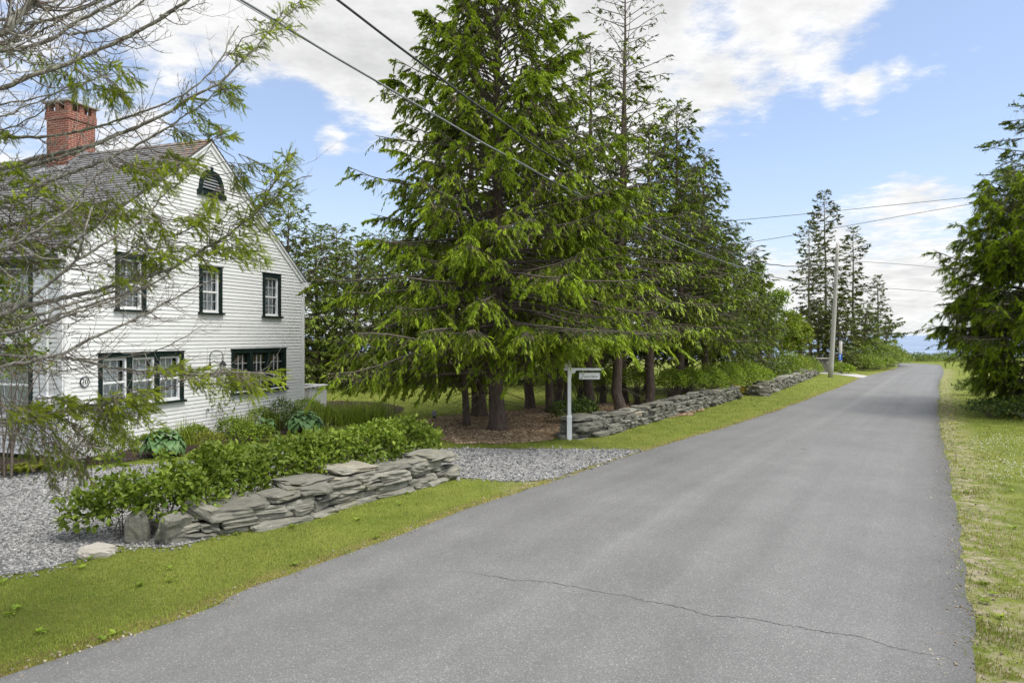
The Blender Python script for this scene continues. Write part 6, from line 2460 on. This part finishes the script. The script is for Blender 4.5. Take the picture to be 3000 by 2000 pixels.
    # ---- green sprays: (cx, cy, rx, ry, number, angle in picture, depth, new fraction, length)
    SPR = [
        (270, 215, 90, 35, 12, -28, 6.4, .8, .50), (350, 262, 45, 35, 11, -45, 6.4, .85, .42), (180, 175, 90, 30, 7, -50, 6.3, .5, .4), (70, 160, 70, 30, 5, -50, 6.3, .5, .35), (385, 212, 30, 12, 4, -25, 6.4, .8, .3),
        (800, 75, 40, 30, 8, 35, 7.3, .7, .38), (880, 15, 35, 14, 6, 15, 7.4, .8, .38), (760, 120, 35, 25, 6, 20, 7.2, .7, .32), (720, 160, 30, 30, 5, 10, 7.1, .5, .3),
        (575, 310, 30, 25, 5, -5, 6.9, .6, .36), (610, 345, 40, 20, 6, -5, 6.9, .7, .36), (560, 378, 40, 15, 5, -5, 6.9, .7, .34), (640, 250, 40, 20, 5, 0, 7.0, .6, .32), (660, 280, 25, 15, 4, -10, 7, .7, .3),
        (640, 398, 45, 7, 4, 6, 6.9, .8, .30), (500, 450, 25, 10, 4, 10, 6.8, .5, .34),
        (430, 470, 70, 28, 13, -10, 6.6, .85, .42), (500, 478, 50, 16, 7, -8, 6.7, .9, .34), (590, 478, 40, 9, 3, -5, 6.8, .9, .28), (410, 530, 70, 30, 10, -12, 6.6, .9, .40), (690, 515, 20, 10, 2, -40, 6.9, .9, .22), (625, 575, 6, 10, 2, -85, 6.8, .9, .22),
        (740, 480, 45, 8, 6, -8, 7.0, .0, .40), (690, 500, 30, 12, 3, -40, 7.0, .2, .36),
        (90, 560, 90, 35, 14, 0, 6.3, .8, .5), (220, 590, 80, 35, 13, -15, 6.4, .55, .5), (330, 560, 70, 40, 11, -20, 6.5, .6, .5), (60, 650, 80, 40, 13, -10, 6.5, .45, .5), (200, 640, 90, 40, 12, -15, 6.6, .5, .5), (330, 640, 80, 40, 10, -20, 6.6, .75, .42), (440, 635, 35, 28, 8, -30, 6.8, .9, .36), (485, 675, 20, 14, 4, -60, 6.8, .9, .28), (120, 720, 80, 25, 9, -10, 6.5, .4, .45), (410, 690, 40, 25, 6, -50, 6.7, .5, .36),
        (560, 640, 50, 25, 9, 10, 7.0, .75, .36), (610, 610, 25, 25, 5, 60, 7.0, .8, .34), (600, 675, 60, 25, 8, 10, 7.0, .75, .36), (680, 640, 40, 25, 7, 15, 7.1, .6, .34), (760, 600, 50, 25, 9, 25, 7.1, .7, .34), (850, 560, 40, 18, 8, 20, 7.2, .75, .32), (810, 530, 30, 25, 6, 35, 7.1, .7, .3), (840, 465, 22, 12, 4, 70, 7.1, .8, .26), (700, 690, 60, 22, 7, -5, 7.0, .75, .36), (760, 660, 30, 14, 4, 0, 7, .8, .34),
        (380, 770, 60, 25, 8, 0, 6.7, .5, .44), (470, 740, 60, 25, 12, 0, 6.8, .7, .44), (570, 735, 60, 18, 10, 0, 6.9, .8, .4), (680, 735, 60, 12, 9, -8, 7.0, .8, .40), (760, 755, 30, 12, 5, -25, 7.0, .85, .36), (300, 800, 50, 20, 5, -10, 6.6, .5, .4), (430, 790, 50, 18, 7, 0, 6.8, .6, .38),
        (490, 1075, 40, 15, 7, 5, 6.7, .9, .32), (560, 1085, 50, 15, 9, 0, 6.8, .85, .34), (640, 1095, 50, 16, 9, -5, 6.8, .8, .36), (710, 1100, 45, 18, 9, -15, 6.9, .95, .36), (770, 1100, 40, 15, 8, -10, 6.9, 1., .32), (730, 1130, 30, 15, 6, -50, 6.9, 1., .30), (630, 1120, 60, 15, 6, -15, 6.8, .4, .34),
        (60, 1190, 70, 18, 13, 10, 6.2, .85, .46), (160, 1185, 60, 25, 15, 8, 6.3, .9, .46), (230, 1170, 50, 22, 12, 15, 6.4, .9, .44), (300, 1200, 50, 25, 13, -20, 6.5, .75, .42), (370, 1180, 50, 25, 12, 5, 6.6, .85, .40), (430, 1160, 35, 25, 10, -10, 6.6, .9, .36), (300, 1250, 30, 30, 8, -75, 6.5, .7, .40), (390, 1225, 40, 18, 7, -30, 6.6, .8, .36), (370, 1265, 30, 10, 3, -20, 6.6, .5, .3),
        (40, 1255, 60, 18, 6, -60, 6.2, .25, .40), (130, 1270, 60, 25, 10, -65, 6.2, .2, .45), (210, 1270, 50, 25, 11, -75, 6.3, .15, .45), (160, 1325, 55, 26, 9, -80, 6.2, .1, .45), (220, 1335, 40, 26, 8, -85, 6.3, .1, .40),
        (30, 480, 30, 40, 4, -20, 6.4, .7, .36), (10, 380, 15, 20, 3, -20, 6.3, .7, .3), (100, 790, 50, 20, 5, -10, 6.4, .5, .36), (20, 760, 30, 20, 4, -10, 6.4, .5, .36),
    ]
    allp = np.concatenate([s_[0] for s_ in samples])
    so_, sd_, sl_, sn_, sk_ = [], [], [], [], []
    for cx, cy, rx, ry, n, ang, dep, nf, ln in SPR:
        for _ in range(max(2, int(n * .46))):
            a = r.uniform(0, 6.28)
            q = math.sqrt(r.uniform(0, 1))
            o = P(cx + rx * q * math.cos(a), cy + ry * q * math.sin(a), dep + r.normal() * .28)
            th = R_(ang + r.normal() * 20)
            d = np.array([math.cos(th), r.normal() * .45, math.sin(th)])
            l = ln * r.uniform(.65, 1.15)
            so_.append(o - d * l * .5)
            sd_.append(d)
            sl_.append(l)
            sn_.append(nf)
            sk_.append(ang < -55)
    so_, sd_, sl_, sn_, sk_ = np.array(so_), unit(np.array(sd_)), np.array(sl_), np.array(sn_), np.array(sk_)
    n = len(so_)
    # feeder twig from the nearest limb to each spray
    fm = MB()
    near = np.array([allp[np.argmin(np.linalg.norm((allp - o) * np.array([1, .6, 1.2]) - (-d * .15), axis=1))] for o, d in zip(so_, sd_)])
    t = np.linspace(0, 1, 6)[None, :, None]
    c0 = near[:, None] * (1 - t) + so_[:, None] * t
    c0[:, :, 2] -= .10 * np.sin(np.pi * t[..., 0]) * np.linalg.norm(so_ - near, axis=1)[:, None]
    fm.tubes(c0 - FG_TRUNK, .0042, 4, 2, cap=False)
    K = 7
    t = np.linspace(0, 1, K)
    drp = np.where(sk_, .2, r.uniform(.0, .14, n))
    AX = lambda i, s: so_[i] + sd_[i] * (sl_[i] * s)[..., None] - np.array([0, 0, 1.]) * (drp[i] * sl_[i] * s * s)[..., None]
    ii = np.repeat(np.arange(n), K).reshape(n, K)
    fm.tubes(AX(ii, np.broadcast_to(t, (n, K))) - FG_TRUNK, .0038 * (1.1 - .7 * t), 4, 2, cap=False)
    # side axes
    na = 6
    j = np.repeat(np.arange(n), na)
    s = np.tile((np.arange(na) + .4) / na, n) * .86 + r.uniform(-.05, .05, n * na)
    b0 = AX(j, s)
    tg = unit(AX(j, np.minimum(s + .05, 1.05)) - b0)
    sidev = unit(np.cross(tg, np.array([0, 0, 1.]) + r.normal(size=(len(j), 3)) * .35))
    sg = np.where(np.arange(len(j)) % 2 == 0, 1., -1.)[:, None]
    a = r.uniform(.6, 1.0, len(j))[:, None]
    d1 = unit(tg * np.cos(a) + sidev * sg * np.sin(a) + np.array([0, 0, -.10]))
    l1 = sl_[j] * (.52 * (1.08 - s)) * r.uniform(.7, 1.2, len(j)) + .04
    LAT = lambda k, u: b0[k] + d1[k] * (l1[k] * u)[..., None] - np.array([0, 0, 1.]) * (.30 * l1[k] * u * u)[..., None]
    t4 = np.linspace(0, 1, 4)
    ik = np.repeat(np.arange(len(j)), 4).reshape(-1, 4)
    fm.tubes(LAT(ik, np.broadcast_to(t4, (len(j), 4))) - FG_TRUNK, .0025 * (1.1 - .6 * t4), 3, 2, cap=False)
    # needle shoots: along the tips of the main axis and along every side axis
    k = np.repeat(np.arange(len(j)), 4)
    u = np.tile(np.array([.35, .62, .86, 1.0]), len(j)) + r.uniform(-.06, .04, len(k))
    q0 = LAT(k, u)
    tg2 = unit(LAT(k, u + .05) - q0)
    last = np.tile(np.array([0, 0, 0, 1.]), len(j))[:, None]
    dd = unit(tg2 + unit(np.cross(tg2, r.normal(size=(len(k), 3)))) * .75 * (1 - last) + np.array([0, 0, -.16]))
    nf = sn_[j][k] * np.clip(u * 1.15, .3, 1)
    q1 = AX(np.repeat(np.arange(n), 6), np.tile(np.array([.45, .6, .75, .85, .95, 1.]), n))
    dx = unit(np.repeat(sd_, 6, 0) + r.normal(size=(n * 6, 3)) * .5 * np.tile(np.array([1, 1, 1, 1, .6, .1]), n)[:, None] + np.array([0, 0, -.15]))
    q0, dd = np.vstack([q0, q1]), np.vstack([dd, dx])
    nf = np.concatenate([nf, np.repeat(sn_, 6)])
    blue = np.concatenate([(sn_[j][k] < .01), np.repeat(sn_ < .01, 6)])
    N = len(q0)
    ln = .088 * r.uniform(.6, 1.25, N)
    Rm = frames(dd, up=np.array([0, 0, 1.]) + r.normal(size=(N, 3)) * .4) * (ln[:, None, None] * np.array([1.0, 1, 1.0]))
    new = r.uniform(size=N) < nf
    var = np.clip(r.normal(.5, .28, N), 0, 1)
    brown = (~new) & (r.uniform(size=N) < np.where(nf < .2, .45, .04)) & (~blue)
    fm.inst(NEED_V, NEED_F, Rm[new], q0[new] - FG_TRUNK, 0, var[new])
    o_ = (~new) & (~brown)
    fm.inst(NEED_V, NEED_F, Rm[o_], q0[o_] - FG_TRUNK, 1, var[o_])
    fm.inst(MIDN_V, MIDN_F, Rm[brown] * .8, q0[brown] - FG_TRUNK, 3, var[brown])
    fm.build('foliage', [MT['fg_new'], MT['fg_old'], MT['twig'], MT['spr_brown']], root)


foreground()

# ------------------------------------------------------------------ grass blades, clover, dandelions


def grass():
    r = np.random.default_rng(23)
    N = 520000
    px = r.uniform(-700, 3700, N)
    py = 1068 + (2700 - 1068) * r.uniform(0, 1, N) ** 1.15
    Y = CAM_H * FPX / (py - HOR)
    X = (px - 1500) / FPX * Y
    keep = (Y < 46) & ~inside(ROADPOLY, X, Y) & ~inside(GRAVEL, X, Y) & ~inside(BED, X, Y) & ~inside(MULCH, X, Y)
    hx = np.stack([X - XL, Y - YL], 1)
    tt, oo = hx @ d2, hx @ np.array([NV[0], NV[1]])
    keep &= ~((tt > -.1) & (tt < WD + 2) & (oo < .05))
    X, Y = X[keep], Y[keep]
    dR = dist_to(Re[::3], X, Y)
    dL = dist_to(Le[::3], X, Y)
    right = X > np.interp(Y, Re[:, 1], Re[:, 0]) - .2
    # thin, patchy turf beside the right edge
    pat = np.sin(X * 3.1 + 1.3 * np.sin(Y * 1.7)) * np.sin(Y * 2.3 + np.sin(X * 2.9)) + .5 * np.sin(X * 7 + Y * 5)
    k2 = ~(right & (dR < 1.4) & (pat > -.30 + dR * .62) & (r.uniform(size=len(X)) < .90))
    X, Y, dR, dL, right = X[k2], Y[k2], dR[k2], dL[k2], right[k2]
    n = len(X)
    far = np.clip((Y - 14) / 25, 0, 1)
    hgt = r.uniform(.022, .052, n) * (1 + .5 * far) * np.where(right, 1.25 + .9 * np.clip((dR - 1.5) / 3, 0, 1), 1.0)
    tall = r.uniform(size=n) < .012
    hgt[tall] *= 1.9
    clump = .5 + .5 * np.sin(X * 2.1 + np.sin(Y * 1.3) * 2) * np.sin(Y * 1.9 + X * .6)
    hgt *= .75 + .5 * clump
    wid = np.clip(.0035 * Y / 8, .0032, .014)
    d = unit(np.stack([r.normal(size=n) * .75, r.normal(size=n) * .75, np.ones(n)], 1))
    yaw = r.uniform(0, 6.28, n)
    s = np.stack([np.cos(yaw), np.sin(yaw), np.zeros(n)], 1) * wid[:, None]
    b = np.stack([X, Y, np.full(n, -.004)], 1)
    mid = b + np.array([0, 0, 1.]) * (hgt * .55)[:, None] + d * (hgt * .12)[:, None]
    tip = b + d * hgt[:, None]
    V = np.stack([b - s, b + s, mid + s * .7, mid - s * .7, tip], 1).reshape(-1, 3)
    i = np.arange(n * 5).reshape(n, 5)
    mb = MB()
    mb.v.append(V)
    mb.n = len(V)
    var = np.clip(.45 + .25 * (clump - .5) + r.normal(0, .22, n), 0, 1)
    mb.a.append(np.repeat(var, 5))
    dry = r.uniform(size=n) < np.where(dL < .25, .50, np.where(right & (dR < 1.2), .30, .07)) + .10 * (clump < .25)
    mb.f.append(i[:, [0, 1, 2, 3]])
    mb.m.append(dry.astype(np.int32))
    mb.f.append(i[:, [3, 2, 4]])
    mb.m.append(dry.astype(np.int32))
    tag(mb.build('grass', [MT['grass'], MT['grass_dry']]), kind='stuff')
    # clover heads and dandelions on the right verge, a few in the left verge
    m = 620
    px = np.concatenate([r.normal(2960, 70, m // 2), r.normal(2900, 90, m // 2)])
    py = np.concatenate([r.normal(1372, 26, m // 2), r.normal(1302, 14, m // 2)])
    Y = CAM_H * FPX / (py - HOR)
    X = (px - 1500) / FPX * Y
    ok = (X > np.interp(Y, Re[:, 1], Re[:, 0]) + .7)
    X, Y = X[ok], Y[ok]
    oct_v = np.array([(1, 0, 0), (-1, 0, 0), (0, 1, 0), (0, -1, 0), (0, 0, 1), (0, 0, -1.)])
    oct_f = {3: [(0, 2, 4), (2, 1, 4), (1, 3, 4), (3, 0, 4), (2, 0, 5), (1, 2, 5), (3, 1, 5), (0, 3, 5)]}
    mb = MB()
    T = np.stack([X, Y, r.uniform(.06, .11, len(X))], 1)
    mb.inst(oct_v, oct_f, frames(unit(r.normal(size=(len(X), 3))), r) * r.uniform(.008, .014, len(X))[:, None, None], T, 0)
    tag(mb.build('clover', MT['clover']), kind='stuff')
    for i, (a, b_) in enumerate(((2788, 1226), (2800, 1248), (2782, 1250), (2985, 1222), (2975, 1232))):
        p = G(a, b_)
        mb = MB()
        th = np.linspace(0, 2 * math.pi, 11)[:-1]
        V = [(0, 0, .012)] + [(.028 * math.cos(q), .028 * math.sin(q), .004 * (k % 2)) for k, q in enumerate(th)]
        mb.add(np.array(V) + np.array([0, 0, .13]), [(0, 1 + k, 1 + (k + 1) % 10) for k in range(10)], 0)
        mb.tubes(np.array([(0, 0, 0), (.005, 0, .07), (0, 0, .13)]), .003, 4, 1)
        o = mb.build('dandelion', [MT['yellow'], MT['leaf_mid']])
        o.location = (p[0], p[1], 0)
        tag(o, 'tiny yellow dandelion flower in the right verge grass', 'dandelion', 'dandelions in the right verge')


def loose_ground():
    r = np.random.default_rng(29)
    # crushed stone lying proud on the drive
    N = 60000
    px = r.uniform(-600, 1950, N)
    py = 1312 + (1900 - 1312) * r.uniform(0, 1, N)
    Y = CAM_H * FPX / (py - HOR)
    X = (px - 1500) / FPX * Y
    ok = inside(GRAVEL, X, Y)
    # spill: stones kicked onto the grass and the road edge
    sp = (dist_to(np.vstack([GRAVEL, GRAVEL[:1]])[::2], X, Y) < .22) & (r.uniform(size=N) < .35)
    ok = ok | sp
    X, Y = X[ok], Y[ok]
    n = len(X)
    tv = CUBE0 + 0
    mb = MB()
    sz = r.uniform(.006, .016, n) * np.clip(Y / 11, .9, 1.6)
    Rm = frames(unit(r.normal(size=(n, 3))), r) * sz[:, None, None] * r.uniform(.6, 1.3, (n, 3))[:, None, :]
    mb.inst(tv, {4: CUBE0F}, Rm, np.stack([X, Y, sz * .4 + .008], 1), 0, r.uniform(0, 1, n))
    tag(mb.build('gravel', MT['pebble']), kind='stuff')
    # wood chips on the bed under the spruces
    N = 16000
    lo, hi = MULCH.min(0), MULCH.max(0)
    X, Y = r.uniform(lo[0], hi[0], N), r.uniform(lo[1], hi[1], N)
    ok = inside(MULCH, X, Y)
    X, Y = X[ok], Y[ok]
    n = len(X)
    mb = MB()
    d = unit(r.normal(size=(n, 3)) * np.array([1, 1, .25]))
    Rm = frames(d, up=np.array([0, 0, 1.]) + r.normal(size=(n, 3)) * .4) * (np.array([.5, 1, .14])[None, None, :] * r.uniform(.02, .05, n)[:, None, None])
    mb.inst(CUBE0, {4: CUBE0F}, Rm, np.stack([X, Y, np.full(n, .02)], 1), 0, r.uniform(0, 1, n))
    tag(mb.build('wood_chips', MT['chip']), kind='stuff')
    # blades and broad weeds creeping over the road edge, needles and grit washed along it
    mb = MB()
    for E, sgn, cnt in ((Le, 1, 5200), (Re, -1, 5200)):
        i = r.integers(40, NR - 60, cnt)
        f = r.uniform(0, 1, cnt)[:, None]
        p = E[i] * (1 - f) + E[i + 1] * f + lat(E)[i] * (r.normal(size=cnt) * .055 + .01 * sgn)[:, None]
        ok = (p[:, 1] > 4) & (p[:, 1] < 45)
        p = p[ok]
        n = len(p)
        d = unit(np.stack([r.normal(size=n) * .9, r.normal(size=n) * .9, np.ones(n) * .8], 1))
        ln = r.uniform(.025, .075, n)
        mb.inst(LEAFS_V * np.array([.22, 1, 1]), LEAFS_F, frames(d, r) * ln[:, None, None], np.stack([p[:, 0], p[:, 1], np.full(n, .004)], 1), 0, np.clip(r.normal(.6, .25, n), 0, 1))
    # plantain and dandelion rosettes scattered in both verges
    c = []
    while len(c) < 46:
        px, py = (r.uniform(-200, 1300), r.uniform(1430, 1980)) if len(c) < 26 else (r.uniform(2790, 3300), r.uniform(1230, 1980))
        q = G(px, py)
        if not inside(ROADPOLY, np.array([q[0]]), np.array([q[1]]))[0] and not inside(GRAVEL, np.array([q[0]]), np.array([q[1]]))[0]:
            c.append(q)
    c = np.repeat(np.array(c), 9, 0)
    n = len(c)
    a = r.uniform(0, 6.28, n)
    d = unit(np.stack([np.cos(a), np.sin(a), r.uniform(.15, .8, n)], 1))
    mb.inst(LEAF_V * np.array([.8, 1, 1]), LEAF_F, frames(d, up=np.array([0, 0, 1.]) + r.normal(size=(n, 3)) * .2) * r.uniform(.04, .10, n)[:, None, None], c + np.array([0, 0, .012]), 1, np.clip(r.normal(.5, .3, n), 0, 1))
    tag(mb.build('weeds', [MT['grass'], MT['leaf_bright']]), kind='stuff')
    mb = MB()
    for E, sgn, cnt, wd in ((Le, 1, 5000, .10), (Re, -1, 9000, .20)):
        i = r.integers(40, NR - 60, cnt)
        f = r.uniform(0, 1, cnt)[:, None]
        p = E[i] * (1 - f) + E[i + 1] * f + lat(E)[i] * (r.normal(size=cnt) * wd + .04 * sgn)[:, None]
        ok = (p[:, 1] > 4) & (p[:, 1] < 30)
        p = p[ok]
        n = len(p)
        sz = r.uniform(.003, .010, n)
        mb.inst(CUBE0, {4: CUBE0F}, frames(unit(r.normal(size=(n, 3))), r) * sz[:, None, None] * r.uniform(.5, 1.3, (n, 3))[:, None, :], np.stack([p[:, 0], p[:, 1], np.full(n, .010)], 1), 0, r.uniform(0, 1, n))
    tag(mb.build('grit', MT['grit']), kind='stuff')


CUBE0, CUBE0F = cube_template(0)
MT['pebble'] = mat_leaf('loose_crushed_stone', (.11, .11, .11), (.37, .362, .345), .9, 0, .2, 3, .2)
MT['chip'] = mat_leaf('loose_wood_chip', (.14, .09, .05), (.56, .42, .27), .9, 0, .1, 1, .2)
MT['grit'] = mat_leaf('edge_grit', (.16, .12, .08), (.42, .37, .29), .9, 0, .2, 1, .2)
grass()
loose_ground()
